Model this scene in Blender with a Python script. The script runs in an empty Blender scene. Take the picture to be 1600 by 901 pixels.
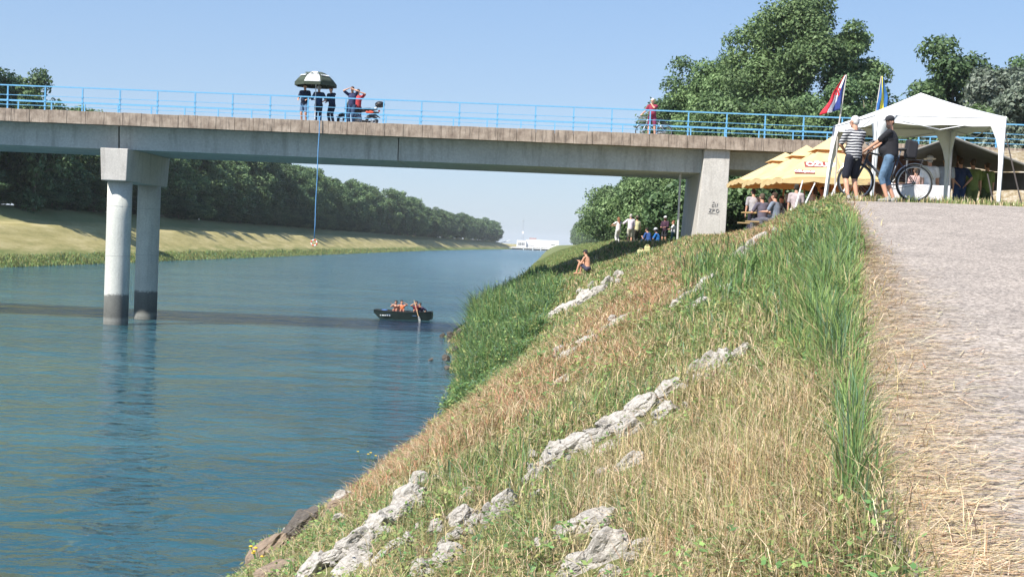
import bpy, math, random
import numpy as np
from mathutils import Vector, Matrix, noise as mnoise
random.seed(7)
RNG = np.random.default_rng(11)
SC = bpy.context.scene
COL = SC.collection

# ------------------------------------------------------------------ camera
F = 2070.0                                   # focal length in pixels of the 1600 px wide photo
CAMP = Vector((0, 0, 4.5))
ROLL, YAW, PITCH = math.radians(2.4), math.atan(.0252), math.atan(.0332)
_n = Vector((-math.sin(YAW)*math.cos(PITCH), math.cos(YAW)*math.cos(PITCH), -math.sin(PITCH)))
_x = Vector((math.cos(YAW), math.sin(YAW), 0))
_z = _x.cross(_n)
CR = _x*math.cos(ROLL) + _z*math.sin(ROLL)
CU = _z*math.cos(ROLL) - _x*math.sin(ROLL)
cam = bpy.data.cameras.new('camera'); camo = bpy.data.objects.new('camera', cam); COL.objects.link(camo)
cam.sensor_width = 36; cam.lens = F/1600*36; cam.clip_start = .1; cam.clip_end = 20000
m = Matrix.Identity(4)
for i in range(3):
    m[i][0] = CR[i]; m[i][1] = CU[i]; m[i][2] = -_n[i]; m[i][3] = CAMP[i]
camo.matrix_world = m
SC.camera = camo

# ------------------------------------------------------------------ sky, sun, exposure
SUN_AZ, SUN_EL = math.radians(223), math.radians(50)     # azimuth clockwise from +Y
w = bpy.data.worlds.new('World'); SC.world = w; w.use_nodes = True
nt = w.node_tree; bg = nt.nodes['Background']
sky = nt.nodes.new('ShaderNodeTexSky'); sky.sky_type = 'NISHITA'; sky.sun_disc = False
sky.sun_elevation = SUN_EL; sky.sun_rotation = SUN_AZ
sky.altitude = 100; sky.air_density = 1.0; sky.dust_density = .6; sky.ozone_density = 2.0
_tc = nt.nodes.new('ShaderNodeTexCoord'); _sp = nt.nodes.new('ShaderNodeSeparateXYZ'); nt.links.new(_tc.outputs['Generated'], _sp.inputs[0])
_rp = nt.nodes.new('ShaderNodeValToRGB'); nt.links.new(_sp.outputs['Z'], _rp.inputs['Fac'])
for _i, (_p, _c) in enumerate(((0, (2.2, 2.9, 4.0)), (.22, (1.45, 2.4, 4.1)))):
    _rp.color_ramp.elements[_i].position = _p; _rp.color_ramp.elements[_i].color = (*_c, 1)
_e = _rp.color_ramp.elements.new(.7); _e.color = (.8, 1.7, 3.7, 1)
_mx = nt.nodes.new('ShaderNodeMix'); _mx.data_type = 'RGBA'; _mx.inputs[0].default_value = .7
nt.links.new(sky.outputs[0], _mx.inputs[6]); nt.links.new(_rp.outputs[0], _mx.inputs[7])
nt.links.new(_mx.outputs[2], bg.inputs[0]); bg.inputs[1].default_value = .110
sl = bpy.data.lights.new('sun', 'SUN'); sl.energy = 4.8; sl.angle = math.radians(.5); sl.color = (1, .955, .88)
so = bpy.data.objects.new('sun', sl); COL.objects.link(so)
SD = Vector((math.sin(SUN_AZ)*math.cos(SUN_EL), math.cos(SUN_AZ)*math.cos(SUN_EL), math.sin(SUN_EL)))
so.rotation_euler = SD.to_track_quat('Z', 'Y').to_euler()
vs = SC.view_settings; vs.view_transform = 'Standard'; vs.look = 'None'; vs.gamma = 1; vs.exposure = .8
try: vs.use_curve_mapping = False
except Exception: pass
SC.render.resolution_x = 1024; SC.render.resolution_y = 576
SC.render.engine = 'CYCLES'
SC.cycles.max_bounces = 6; SC.cycles.transparent_max_bounces = 8; SC.cycles.volume_bounces = 0

# ------------------------------------------------------------------ helpers
def ray(px, py):
    return (CR*((px-800)/F) + CU*((450.5-py)/F) + _n)
def at(px, py, Y):                            # point of the place seen at a photo pixel, Y metres away
    d = ray(px, py); return CAMP + d*(Y/d.y)
def project(X, Y, Z):
    X, Y, Z = X-CAMP.x, Y-CAMP.y, Z-CAMP.z
    d = X*_n.x+Y*_n.y+Z*_n.z
    return 800+F*(X*CR.x+Y*CR.y+Z*CR.z)/d, 450.5-F*(X*CU.x+Y*CU.y+Z*CU.z)/d
def lin(c): return c/12.92 if c <= .04045 else ((c+.055)/1.055)**2.4
def tag(o, label=None, cat=None, group=None, kind=None):
    if label: o['label'] = label
    if cat: o['category'] = cat
    if group: o['group'] = group
    if kind: o['kind'] = kind
    return o
def empty(name, loc=(0,0,0), rz=0, label=None, cat=None, group=None):
    o = bpy.data.objects.new(name, None); COL.objects.link(o); o.empty_display_size = .1
    o.location = loc; o.rotation_euler = (0,0,rz)
    return tag(o, label, cat, group)
def link(name, me, mat=None, parent=None, loc=None):
    o = bpy.data.objects.new(name, me); COL.objects.link(o)
    if mat is not None and len(me.materials) == 0:
        for mm in (mat if isinstance(mat, (list, tuple)) else [mat]): me.materials.append(mm)
    if parent is not None: o.parent = parent
    if loc is not None: o.location = loc
    return o

class MB:
    def __init__(s): s.v = []; s.f = []; s.mi = []; s.cur = 0
    def add(s, vs, fs):
        b = len(s.v); s.v += [tuple(v) for v in vs]; s.f += [tuple(i+b for i in f) for f in fs]; s.mi += [s.cur]*len(fs)
        return s
    def box(s, a, b):
        x0,y0,z0 = a; x1,y1,z1 = b
        return s.add([(x0,y0,z0),(x1,y0,z0),(x1,y1,z0),(x0,y1,z0),(x0,y0,z1),(x1,y0,z1),(x1,y1,z1),(x0,y1,z1)],
              [(0,3,2,1),(4,5,6,7),(0,1,5,4),(1,2,6,5),(2,3,7,6),(3,0,4,7)])
    def hexa(s, p):                            # 8 corners, bottom ring then top ring
        return s.add(p, [(0,3,2,1),(4,5,6,7),(0,1,5,4),(1,2,6,5),(2,3,7,6),(3,0,4,7)])
    def tube(s, pts, r, n=8, closed=False, cap=True):
        pts = [Vector(p) for p in pts]; N = len(pts)
        rs = r if isinstance(r, (list, tuple)) else [r]*N
        vs = []; fs = []; up = None
        for i, p in enumerate(pts):
            if closed: t = pts[(i+1) % N]-pts[i-1]
            else: t = pts[min(i+1, N-1)]-pts[max(i-1, 0)]
            t = t.normalized() if t.length > 1e-9 else Vector((0,0,1))
            if up is None:
                up = Vector((0,0,1)) if abs(t.z) < .9 else Vector((1,0,0))
            a = t.cross(up)
            if a.length < 1e-5: a = t.cross(Vector((0,1,0)))
            a.normalize(); b = t.cross(a).normalized(); up = a.cross(t)
            for k in range(n):
                q = 2*math.pi*k/n
                vs.append(p + (a*math.cos(q)+b*math.sin(q))*rs[i])
        M = N if closed else N-1
        for i in range(M):
            j = (i+1) % N
            for k in range(n):
                fs.append((i*n+k, i*n+(k+1) % n, j*n+(k+1) % n, j*n+k))
        if cap and not closed:
            fs.append(tuple(range(n-1, -1, -1))); fs.append(tuple((N-1)*n+k for k in range(n)))
        return s.add(vs, fs)
    def capsule(s, a, b, ra, rb, n=12, m=3):
        a = Vector(a); b = Vector(b); d = b-a; L = d.length
        d = d.normalized() if L > 1e-6 else Vector((0,0,1))
        pts = []; rs = []
        for i in range(m+1):
            q = math.pi/2*(1-i/m); pts.append(a-d*ra*math.sin(q)); rs.append(max(ra*math.cos(q), .0005))
        for i in range(m+1):
            q = math.pi/2*i/m; pts.append(b+d*rb*math.sin(q)); rs.append(max(rb*math.cos(q), .0005))
        up = Vector((0,0,1)) if abs(d.z) < .9 else Vector((1,0,0))
        u = d.cross(up).normalized(); v = d.cross(u)
        vs = []; fs = []; N = len(pts)
        for p, r in zip(pts, rs):
            for k in range(n):
                q = 2*math.pi*k/n; vs.append(p+(u*math.cos(q)+v*math.sin(q))*r)
        for i in range(N-1):
            for k in range(n): fs.append((i*n+k, i*n+(k+1) % n, (i+1)*n+(k+1) % n, (i+1)*n+k))
        fs.append(tuple(range(n-1, -1, -1))); fs.append(tuple((N-1)*n+k for k in range(n)))
        return s.add(vs, fs)
    def ell(s, c, r, n=14, m=9, rot=None):
        c = Vector(c); vs = []; fs = []
        for i in range(m+1):
            t = math.pi*(i+.001)/(m+.002) if 0 < i < m else math.pi*(.012 if i == 0 else .988)
            for k in range(n):
                q = 2*math.pi*k/n
                p = Vector((r[0]*math.sin(t)*math.cos(q), r[1]*math.sin(t)*math.sin(q), r[2]*math.cos(t)))
                if rot: p = rot @ p
                vs.append(c+p)
        for i in range(m):
            for k in range(n): fs.append((i*n+k, (i+1)*n+k, (i+1)*n+(k+1) % n, i*n+(k+1) % n))
        fs.append(tuple(range(n))); fs.append(tuple(m*n+k for k in range(n-1, -1, -1)))
        return s.add(vs, fs)
    def ring(s, c, R, r, axis='y', N=40, n=8):
        c = Vector(c); pts = []
        for i in range(N):
            q = 2*math.pi*i/N
            pts.append(c+(Vector((math.cos(q),0,math.sin(q))) if axis == 'y' else Vector((math.cos(q),math.sin(q),0)) if axis == 'z' else Vector((0,math.cos(q),math.sin(q))))*R)
        return s.tube(pts, r, n, closed=True)
    def mesh(s, name, smooth=False):
        me = bpy.data.meshes.new(name); me.from_pydata(s.v, [], s.f); me.update()
        if any(s.mi): me.polygons.foreach_set('material_index', s.mi)
        if smooth: me.polygons.foreach_set('use_smooth', [True]*len(me.polygons))
        return me
    def build(s, name, mat, parent=None, smooth=False, loc=None):
        return link(name, s.mesh(name, smooth), mat, parent, loc)

def bevel(o, w=.02, seg=2):
    b = o.modifiers.new('bevel', 'BEVEL'); b.width = w; b.segments = seg; b.limit_method = 'ANGLE'; return o
def solid(o, t): 
    b = o.modifiers.new('solid', 'SOLIDIFY'); b.thickness = t; b.offset = 0; return o

# ------------------------------------------------------------------ materials
def newmat(name):
    m = bpy.data.materials.new(name); m.use_nodes = True
    t = m.node_tree; return m, t, t.nodes['Principled BSDF']
def plain(name, c, rough=.6, metal=0, var=.12, scale=6, bump=0, spec=.4):
    m, t, p = newmat(name)
    tc = t.nodes.new('ShaderNodeTexCoord'); nz = t.nodes.new('ShaderNodeTexNoise'); nz.inputs['Scale'].default_value = scale
    nz.inputs['Detail'].default_value = 6; nz.inputs['Roughness'].default_value = .65
    t.links.new(tc.outputs['Object'], nz.inputs['Vector'])
    r = t.nodes.new('ShaderNodeValToRGB'); r.color_ramp.elements[0].position = .3; r.color_ramp.elements[1].position = .7
    r.color_ramp.elements[0].color = (*[x*(1-var) for x in c], 1); r.color_ramp.elements[1].color = (*[min(x*(1+var), 1) for x in c], 1)
    t.links.new(nz.outputs['Fac'], r.inputs['Fac']); t.links.new(r.outputs[0], p.inputs['Base Color'])
    p.inputs['Roughness'].default_value = rough; p.inputs['Metallic'].default_value = metal
    p.inputs['Specular IOR Level'].default_value = spec
    if bump:
        b = t.nodes.new('ShaderNodeBump'); b.inputs['Strength'].default_value = bump; b.inputs['Distance'].default_value = .02
        t.links.new(nz.outputs['Fac'], b.inputs['Height']); t.links.new(b.outputs[0], p.inputs['Normal'])
    return m
_pm = {}
def M(c, rough=.7, metal=0, **k):
    key = (tuple(c), rough, metal, tuple(k.items()))
    if key not in _pm: _pm[key] = plain('paint', c, rough, metal, **k)
    return _pm[key]
def cloth(c): return M(c, .9, var=.22, scale=9, bump=.4)
SKIN = plain('skin', (.56, .30, .2), .55, var=.1, scale=8)
SKIN2 = plain('tanned_skin', (.58, .30, .19), .55, var=.1, scale=8)

def nodes(t, kind, **kw):
    n = t.nodes.new(kind)
    for k, v in kw.items(): 
        if k in n.inputs: n.inputs[k].default_value = v
        else: setattr(n, k, v)
    return n
def ramp(t, src, stops):
    r = t.nodes.new('ShaderNodeValToRGB'); e = r.color_ramp.elements
    while len(e) < len(stops): e.new(.5)
    for i, (p, c) in enumerate(stops): e[i].position = p; e[i].color = (*c, 1) if len(c) == 3 else c
    t.links.new(src, r.inputs['Fac']); return r
def mixc(t, fac, a, b, mode='MIX'):
    m = t.nodes.new('ShaderNodeMix'); m.data_type = 'RGBA'; m.blend_type = mode
    for s, v in ((m.inputs[0], fac), (m.inputs[6], a), (m.inputs[7], b)):
        if isinstance(v, (int, float)): s.default_value = v
        elif isinstance(v, tuple): s.default_value = (*v, 1)
        else: t.links.new(v, s)
    return m.outputs[2]
def mathn(t, op, a, b=None, c=None, clamp=False):
    m = t.nodes.new('ShaderNodeMath'); m.operation = op; m.use_clamp = clamp
    for i, v in enumerate((a, b, c)):
        if v is None: continue
        if isinstance(v, (int, float)): m.inputs[i].default_value = v
        else: t.links.new(v, m.inputs[i])
    return m.outputs[0]

def concrete(name, c1, c2, streak=.5, scale=1.0, grime=(.12,.1,.08), gamount=.6, zband=None):
    m, t, p = newmat(name)
    tc = nodes(t, 'ShaderNodeTexCoord'); geo = nodes(t, 'ShaderNodeNewGeometry')
    n1 = nodes(t, 'ShaderNodeTexNoise', Scale=.9*scale, Detail=8, Roughness=.65); t.links.new(tc.outputs['Object'], n1.inputs['Vector'])
    mp = nodes(t, 'ShaderNodeMapping'); mp.inputs['Scale'].default_value = (2.2, 2.2, .22); t.links.new(tc.outputs['Object'], mp.inputs['Vector'])
    n2 = nodes(t, 'ShaderNodeTexNoise', Scale=1.6*scale, Detail=7, Roughness=.7); t.links.new(mp.outputs[0], n2.inputs['Vector'])
    n3 = nodes(t, 'ShaderNodeTexNoise', Scale=14*scale, Detail=6, Roughness=.7); t.links.new(tc.outputs['Object'], n3.inputs['Vector'])
    base = ramp(t, n1.outputs['Fac'], [(.3, c1), (.72, c2)]).outputs[0]
    st = ramp(t, n2.outputs['Fac'], [(.5, (0,0,0)), (.72, (1,1,1))]).outputs[0]
    col = mixc(t, mathn(t, 'MULTIPLY', st, gamount*streak), base, grime)
    sp = ramp(t, n3.outputs['Fac'], [(.35, (.72,.72,.72)), (.65, (1.1,1.1,1.1))]).outputs[0]
    col = mixc(t, .6, col, sp, 'MULTIPLY')
    if zband:
        z0, cz = zband
        sep = nodes(t, 'ShaderNodeSeparateXYZ'); t.links.new(geo.outputs['Position'], sep.inputs[0])
        zz = mathn(t, 'ADD', sep.outputs['Z'], mathn(t, 'MULTIPLY', mathn(t, 'SUBTRACT', n3.outputs['Fac'], .5), .35))
        zz = mathn(t, 'ADD', zz, mathn(t, 'MULTIPLY', mathn(t, 'SUBTRACT', n1.outputs['Fac'], .5), .25))
        f = ramp(t, mathn(t, 'DIVIDE', zz, 2.5), [(0, (.3,.3,.3)), (.1, (.42,.42,.42)), (.16, (.22,.22,.22)), (.5*z0/1.25-.04, (.32,.32,.32)), (.5*z0/1.25, (1,1,1))]).outputs[0]
        # stained wet band at the foot of the column
        m2 = mixc(t, 1.0, col, f, 'MULTIPLY')
        col = mixc(t, .9, m2, mixc(t, 1.0, m2, cz, 'MULTIPLY'))
    t.links.new(col, p.inputs['Base Color'])
    p.inputs['Roughness'].default_value = .88; p.inputs['Specular IOR Level'].default_value = .25
    b = nodes(t, 'ShaderNodeBump', Strength=.4, Distance=.02); t.links.new(n3.outputs['Fac'], b.inputs['Height']); t.links.new(b.outputs[0], p.inputs['Normal'])
    return m
CONC = concrete('pier_concrete', (.50,.47,.43), (.62,.585,.54), .5)
GIRD = concrete('girder_concrete', (.46,.475,.46), (.58,.595,.575), .7, .7, grime=(.2,.19,.17), gamount=.75)
LEDGE = concrete('weathered_ledge_concrete', (.2,.15,.115), (.5,.41,.33), 1.1, 2.6, grime=(.075,.06,.05), gamount=.85)
COLM = concrete('column_concrete', (.52,.54,.53), (.64,.655,.635), .4, zband=(1.45, (1,.97,.9)))
RAILM = plain('rail_blue_paint', (.15, .40, .64), .45, 0, var=.15, scale=12)

# ------------------------------------------------------------------ terrain
def ip(x, xs, ys): return np.interp(x, xs, ys)
def smooth(t): t = np.clip(t, 0, 1); return t*t*(3-2*t)
_sh = []
for _px, _py in ((372,893),(452,842),(510,795),(568,752),(632,700),(700,640),(704,590),(696,545),(692,524)):
    _d = ray(_px+14, _py); _t = -4.5/_d.z; _sh.append((_d.y*_t, _d.x*_t))
def shoreR(Y): return ip(Y, [0,14]+[e[0] for e in _sh]+[80,300,1100,1300], [-4.4,-4.1]+[e[1] for e in _sh]+[-3.6,-3,-1,0])
_ed = []
for _px, _py in ((1420,901),(1392,850),(1366,790),(1350,710),(1342,620),(1338,540),(1336,450),(1333,390),(1322,345),(1312,324)):
    _d = ray(_px, _py); _t = (2.9-4.5)/(_d.z-.1025*_d.y); _ed.append((_d.y*_t, _d.x*_t))
_ed = [e for e in _ed if e[0] < 26.5]
def topX(Y): return ip(Y, [-30,0]+[e[0] for e in _ed]+[27,30,34,38,50,60,64,69,76,100,200,400,4000], [-7,_ed[0][1]*.2]+[e[1] for e in _ed]+[at(1312,320,27).x,6.3,6.0,5.9,6.2,6.6,6.2,3.6,3.6,5.2,7.5,9,9])
def topZ(Y): return ip(Y, [-30,0,10,20,25,27,29,31,34,38,50,60,68,74,85,200,4000], [.5,2.9,3.95,4.97,5.48,5.66,5.76,5.74,5.4,5.1,5.0,5.15,4.8,4.7,4.9,5.2,5.2])
def shoreL(Y): return ip(Y, [0,600,900,1200,1500], [-55,-55,-47,-33,-30])
def tnoise(X, Y):
    return (np.sin(X*1.7+Y*.61)*np.sin(Y*.83-X*.4)*.5+np.sin(X*3.9-Y*1.3+1)*.28+np.sin(X*.9+Y*2.7+2)*.22)
def H(X, Y):
    X = np.asarray(X, float); Y = np.asarray(Y, float)
    xs, xt, zt = shoreR(Y)+.12*np.sin(Y*.9)+.1*np.sin(Y*2.3), topX(Y), topZ(Y)
    t = (X-xs)/(xt-xs)
    prof = np.clip(t, 0, 1); prof = prof+.09*np.sin(prof*math.pi)-.02*np.sin(prof*3*math.pi)
    z = zt*prof
    near = smooth((75-Y)/20)
    bumps = tnoise(X*1.3, Y*1.3)*.09*np.clip(t*6, 0, 1)*np.clip((1-t)*6, 0, 1)
    z = z+bumps*(.4+.6*near)
    bed = np.clip((X-xs)*.55, -3.2, 0)
    z = np.where(t < 0, bed, z)
    # the yard behind the crest keeps its height on the right
    a = smooth((X-8.3)/2.5)*smooth((Y-28)/2)*smooth((50-Y)/8)
    z = z+a*np.clip(5.72-zt, 0, 2)*(t >= 1)
    # approach embankment of the bridge
    e = smooth((X-13)/6)*smooth((Y-47)/11)*smooth((86-Y)/14)
    z = z+e*(9.45-zt)*(t >= 1)
    e2 = smooth((X-16.5)/5)*smooth((Y-36)/10)*smooth((60-Y)/8)
    z = z+e2*1.3*(t >= 1)*(1-e)
    # left bank
    xl = shoreL(Y)
    d = xl-X
    zl = np.where(d < 9, d*.5, 4.5) + np.where(d > 11.5, np.clip((d-11.5)*.36, 0, 2.5), 0)
    zl = np.where(d < 0, np.clip(d*.55, -3.2, 0), zl) + .10*tnoise(X*.5, Y*.21)*(d > 1)
    zz = np.where(X < -28, zl, z)
    # far end of the canal
    end = smooth((Y-1290)/40)
    return zz*(1-end)+end*4.9
def Hs(x, y): return float(H(x, y))
def ground(px, py, maxd=2500):
    d = ray(px, py); t = 3.5
    prev = t
    while t < maxd:
        p = CAMP+d*t
        if p.z < max(Hs(p.x, p.y), 0):
            lo, hi = prev, t
            for _ in range(25):
                mid = (lo+hi)/2; p = CAMP+d*mid
                if p.z < max(Hs(p.x, p.y), 0): hi = mid
                else: lo = mid
            return p
        prev = t; t *= 1.01
    return CAMP+d*maxd
def grid_mesh(name, xs, ys, zf):
    X, Y = np.meshgrid(xs, ys); Z = zf(X, Y); nx, ny = len(xs), len(ys)
    v = np.stack([X, Y, Z], -1).reshape(-1, 3)
    i = np.arange(nx-1)[None, :]+np.arange(ny-1)[:, None]*nx
    q = np.stack([i, i+1, i+1+nx, i+nx], -1).reshape(-1, 4)
    return np_mesh(name, v, q, True)
def np_mesh(name, v, q, smooth_=False, col=None):
    me = bpy.data.meshes.new(name); k = q.shape[1]
    me.vertices.add(len(v)); me.vertices.foreach_set('co', v.astype(np.float32).ravel())
    me.loops.add(q.size); me.loops.foreach_set('vertex_index', q.astype(np.int32).ravel())
    me.polygons.add(len(q)); me.polygons.foreach_set('loop_start', np.arange(0, q.size, k, dtype=np.int32))
    me.polygons.foreach_set('loop_total', np.full(len(q), k, dtype=np.int32))
    if smooth_: me.polygons.foreach_set('use_smooth', np.ones(len(q), bool))
    if col is not None:
        a = me.color_attributes.new('tint', 'FLOAT_COLOR', 'POINT')
        c = np.ones((len(v), 4), np.float32); c[:, :3] = col; a.data.foreach_set('color', c.ravel())
    me.update(calc_edges=True); me.validate(); return me
def geo_range(a, b, s0, g):
    r = [a]; s = s0
    while r[-1] < b: r.append(r[-1]+s); s *= g
    return r
xs = sorted(set([round(v, 3) for v in np.arange(-6, 9, .14)] + [-v for v in geo_range(6, 52, .25, 1.12)] + [float(v) for v in np.arange(-80, -52, 1.0)] + [-v for v in geo_range(80, 3000, 6, 1.5)] + geo_range(9, 40, .3, 1.04) + geo_range(40, 3000, 4, 1.5)))
ys = geo_range(-25, 3, 2.0, .97)[:22]
ys = sorted(set([float(v) for v in np.arange(-20, 3, 1.5)] + geo_range(3, 34, .14, 1.006) + geo_range(34.3, 95, .5, 1.015) + geo_range(96, 4500, 2.5, 1.05)))
# path geometry: centre line follows the top edge of the bank
PW = 5.2
def on_path(X, Y):
    return smooth((X-topX(Y)-.0)/.15)*smooth((26.95-Y)/.3)*smooth((topX(Y)+PW-X)/.2)
def Hground(X, Y): return H(X, Y)-.06*on_path(X, Y)

# ground material
m, t, p = newmat('bank_soil_and_turf')
geo = nodes(t, 'ShaderNodeNewGeometry'); sep = nodes(t, 'ShaderNodeSeparateXYZ'); t.links.new(geo.outputs['Position'], sep.inputs[0])
n1 = nodes(t, 'ShaderNodeTexNoise', Scale=.35, Detail=8, Roughness=.65); t.links.new(geo.outputs['Position'], n1.inputs['Vector'])
n2 = nodes(t, 'ShaderNodeTexNoise', Scale=5, Detail=9, Roughness=.75); t.links.new(geo.outputs['Position'], n2.inputs['Vector'])
mp = nodes(t, 'ShaderNodeMapping'); mp.inputs['Scale'].default_value = (.45, .11, .8); t.links.new(geo.outputs['Position'], mp.inputs['Vector'])
n3 = nodes(t, 'ShaderNodeTexNoise', Scale=1, Detail=7, Roughness=.7); t.links.new(mp.outputs[0], n3.inputs['Vector'])
nearc = ramp(t, n2.outputs['Fac'], [(.3, (.1,.085,.045)), (.5, (.2,.17,.085)), (.72, (.34,.28,.16))]).outputs[0]
nearg = mixc(t, ramp(t, n1.outputs['Fac'], [(.4, (0,0,0)), (.6, (1,1,1))]).outputs[0], nearc, (.1,.125,.04))
leftd = ramp(t, n3.outputs['Fac'], [(.3, (.25,.225,.09)), (.5, (.37,.315,.135)), (.7, (.50,.42,.22))]).outputs[0]
leftd = mixc(t, .55, leftd, ramp(t, n2.outputs['Fac'], [(.3, (.6,.6,.6)), (.7, (1.25,1.25,1.25))]).outputs[0], 'MULTIPLY')
zz = mathn(t, 'ADD', sep.outputs['Z'], mathn(t, 'MULTIPLY', mathn(t, 'SUBTRACT', n3.outputs['Fac'], .5), 3.2))
leftc = mixc(t, ramp(t, mathn(t, 'DIVIDE', zz, 6), [(.12, (1,1,1)), (.34, (0,0,0))]).outputs[0], leftd, (.15,.19,.06))
top_green_shade = ramp(t, mathn(t, 'DIVIDE', sep.outputs['Z'], 7), [(.66, (0,0,0)), (.75, (1,1,1))]).outputs[0]
leftc = mixc(t, mathn(t, 'MULTIPLY', top_green_shade, .75), leftc, (.13,.155,.06))  # upper left slope: darker green, with the trees' shade put into the colour
isleft = mathn(t, 'LESS_THAN', sep.outputs['X'], -28)
col = mixc(t, isleft, nearg, leftc)
farr = ramp(t, mathn(t, 'DIVIDE', sep.outputs['Y'], 200), [(.35, (0,0,0)), (.45, (1,1,1))]).outputs[0]
col = mixc(t, mathn(t, 'MULTIPLY', farr, mathn(t, 'SUBTRACT', 1.0, isleft)), col, mixc(t, n2.outputs['Fac'], (.10,.13,.045), (.19,.20,.085)))
# dry stony embankment by the bridge end
emb = mathn(t, 'MULTIPLY', mathn(t, 'GREATER_THAN', sep.outputs['X'], 13.5), mathn(t, 'LESS_THAN', sep.outputs['Y'], 62))
col = mixc(t, emb, col, ramp(t, n2.outputs['Fac'], [(.32, (.14,.1,.05)), (.5, (.3,.24,.15)), (.62, (.45,.4,.33)), (.75, (.2,.18,.08))]).outputs[0])
t.links.new(col, p.inputs['Base Color']); p.inputs['Roughness'].default_value = .95; p.inputs['Specular IOR Level'].default_value = .1
b = nodes(t, 'ShaderNodeBump', Strength=.8, Distance=.06); t.links.new(n2.outputs['Fac'], b.inputs['Height']); t.links.new(b.outputs[0], p.inputs['Normal'])
GROUND = m
g = link('ground', grid_mesh('ground', np.array(xs), np.array(ys), Hground), GROUND); tag(g, kind='structure')

# path: pale worn asphalt full of light chippings
m, t, p = newmat('worn_pale_asphalt')
tc = nodes(t, 'ShaderNodeNewGeometry')
vo = nodes(t, 'ShaderNodeTexVoronoi', Scale=42); t.links.new(tc.outputs['Position'], vo.inputs['Vector'])
vo2 = nodes(t, 'ShaderNodeTexVoronoi', Scale=28); t.links.new(tc.outputs['Position'], vo2.inputs['Vector'])
nz = nodes(t, 'ShaderNodeTexNoise', Scale=1.1, Detail=8, Roughness=.7); t.links.new(tc.outputs['Position'], nz.inputs['Vector'])
nf = nodes(t, 'ShaderNodeTexNoise', Scale=13, Detail=9, Roughness=.85); t.links.new(tc.outputs['Position'], nf.inputs['Vector'])
c1 = ramp(t, vo.outputs['Color'], [(.15, (.10,.09,.083)), (.5, (.30,.262,.225)), (.9, (.60,.53,.46))]).outputs[0]
c2 = ramp(t, nf.outputs['Fac'], [(.32, (.13,.118,.108)), (.5, (.315,.272,.232)), (.68, (.58,.51,.44))]).outputs[0]
c = mixc(t, .5, c1, c2)
c = mixc(t, 1.0, c, ramp(t, nz.outputs['Fac'], [(.3, (.8,.79,.79)), (.7, (1.12,1.1,1.09))]).outputs[0], 'MULTIPLY')
c = mixc(t, ramp(t, vo2.outputs['Distance'], [(.05, (.55,.55,.55)), (.22, (0,0,0))]).outputs[0], c, (.6,.53,.47))
t.links.new(c, p.inputs['Base Color']); p.inputs['Roughness'].default_value = .9; p.inputs['Specular IOR Level'].default_value = .2
b = nodes(t, 'ShaderNodeBump', Strength=.6, Distance=.010); t.links.new(nf.outputs['Fac'], b.inputs['Height']); t.links.new(b.outputs[0], p.inputs['Normal'])
ASPH = m
py_ = np.array(geo_range(-20, 2.5, 1.2, 1.0) + geo_range(3, 26.6, .12, 1.01)); py_ = py_[py_ < 27.0]
un = np.linspace(0, 1, 60)
U, V = np.meshgrid(un, py_)
edge = .05*np.sin(V*2.1)+.03*np.sin(V*5.3+1)+.02*np.sin(V*11.7)
X0 = topX(V)+.02+edge*np.clip(V/8, .3, 1); X = X0+U*(topX(V)+PW-X0)
Z = H(X, V)+.004+.035*np.sin(U*math.pi)
v = np.stack([X, V, Z], -1).reshape(-1, 3); n = len(un)
i = np.arange(n-1)[None, :]+np.arange(len(py_)-1)[:, None]*n
po = link('path', np_mesh('path', v, np.stack([i, i+1, i+1+n, i+n], -1).reshape(-1, 4), True), ASPH); tag(po, kind='structure')

# ------------------------------------------------------------------ water
m, t, p = newmat('canal_water')
geo = nodes(t, 'ShaderNodeNewGeometry')
sepw = nodes(t, 'ShaderNodeSeparateXYZ'); t.links.new(geo.outputs['Position'], sepw.inputs[0]); rw_ = nodes(t, 'ShaderNodeMapRange'); t.links.new(sepw.outputs['Y'], rw_.inputs[0]); rw_.inputs[1].default_value = 40; rw_.inputs[2].default_value = 500; rw_.inputs[3].default_value = .075; rw_.inputs[4].default_value = .2; t.links.new(rw_.outputs[0], p.inputs['Roughness']); p.inputs['IOR'].default_value = 1.33; p.inputs['Specular IOR Level'].default_value = .5
nb = nodes(t, 'ShaderNodeTexNoise', Scale=.09, Detail=4); t.links.new(geo.outputs['Position'], nb.inputs['Vector'])
cc = ramp(t, nb.outputs['Fac'], [(.35, (.018,.072,.094)), (.65, (.04,.11,.125))]).outputs[0]
t.links.new(cc, p.inputs['Base Color'])
def wv(sx, sy, sc, det, rough=.6, dist=0):
    mp = nodes(t, 'ShaderNodeMapping'); mp.inputs['Scale'].default_value = (sx, sy, 1); mp.inputs['Rotation'].default_value = (0, 0, .12)
    t.links.new(geo.outputs['Position'], mp.inputs['Vector'])
    n = nodes(t, 'ShaderNodeTexNoise', Scale=sc, Detail=det, Roughness=rough, Distortion=dist); t.links.new(mp.outputs[0], n.inputs['Vector']); return n.outputs['Fac']
h = mathn(t, 'MULTIPLY', wv(.40, .62, .35, 2, .5, .8), 2.2)
h = mathn(t, 'ADD', h, mathn(t, 'MULTIPLY', wv(.75, 1.0, .95, 2, .5, .8), 1.15))
h = mathn(t, 'ADD', h, mathn(t, 'MULTIPLY', wv(.9, 1.25, 2.4, 3, .5, .8), .42))
h = mathn(t, 'ADD', h, mathn(t, 'MULTIPLY', wv(1.1, 1.6, 6, 2, .5, .4), .08))
b = nodes(t, 'ShaderNodeBump', Strength=1.0, Distance=.33); t.links.new(h, b.inputs['Height']); t.links.new(b.outputs[0], p.inputs['Normal'])
p.inputs['Subsurface Weight'].default_value = .85; p.inputs['Subsurface Radius'].default_value = (.6, 1.0, 1.0); p.inputs['Subsurface Scale'].default_value = 9.0
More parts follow.
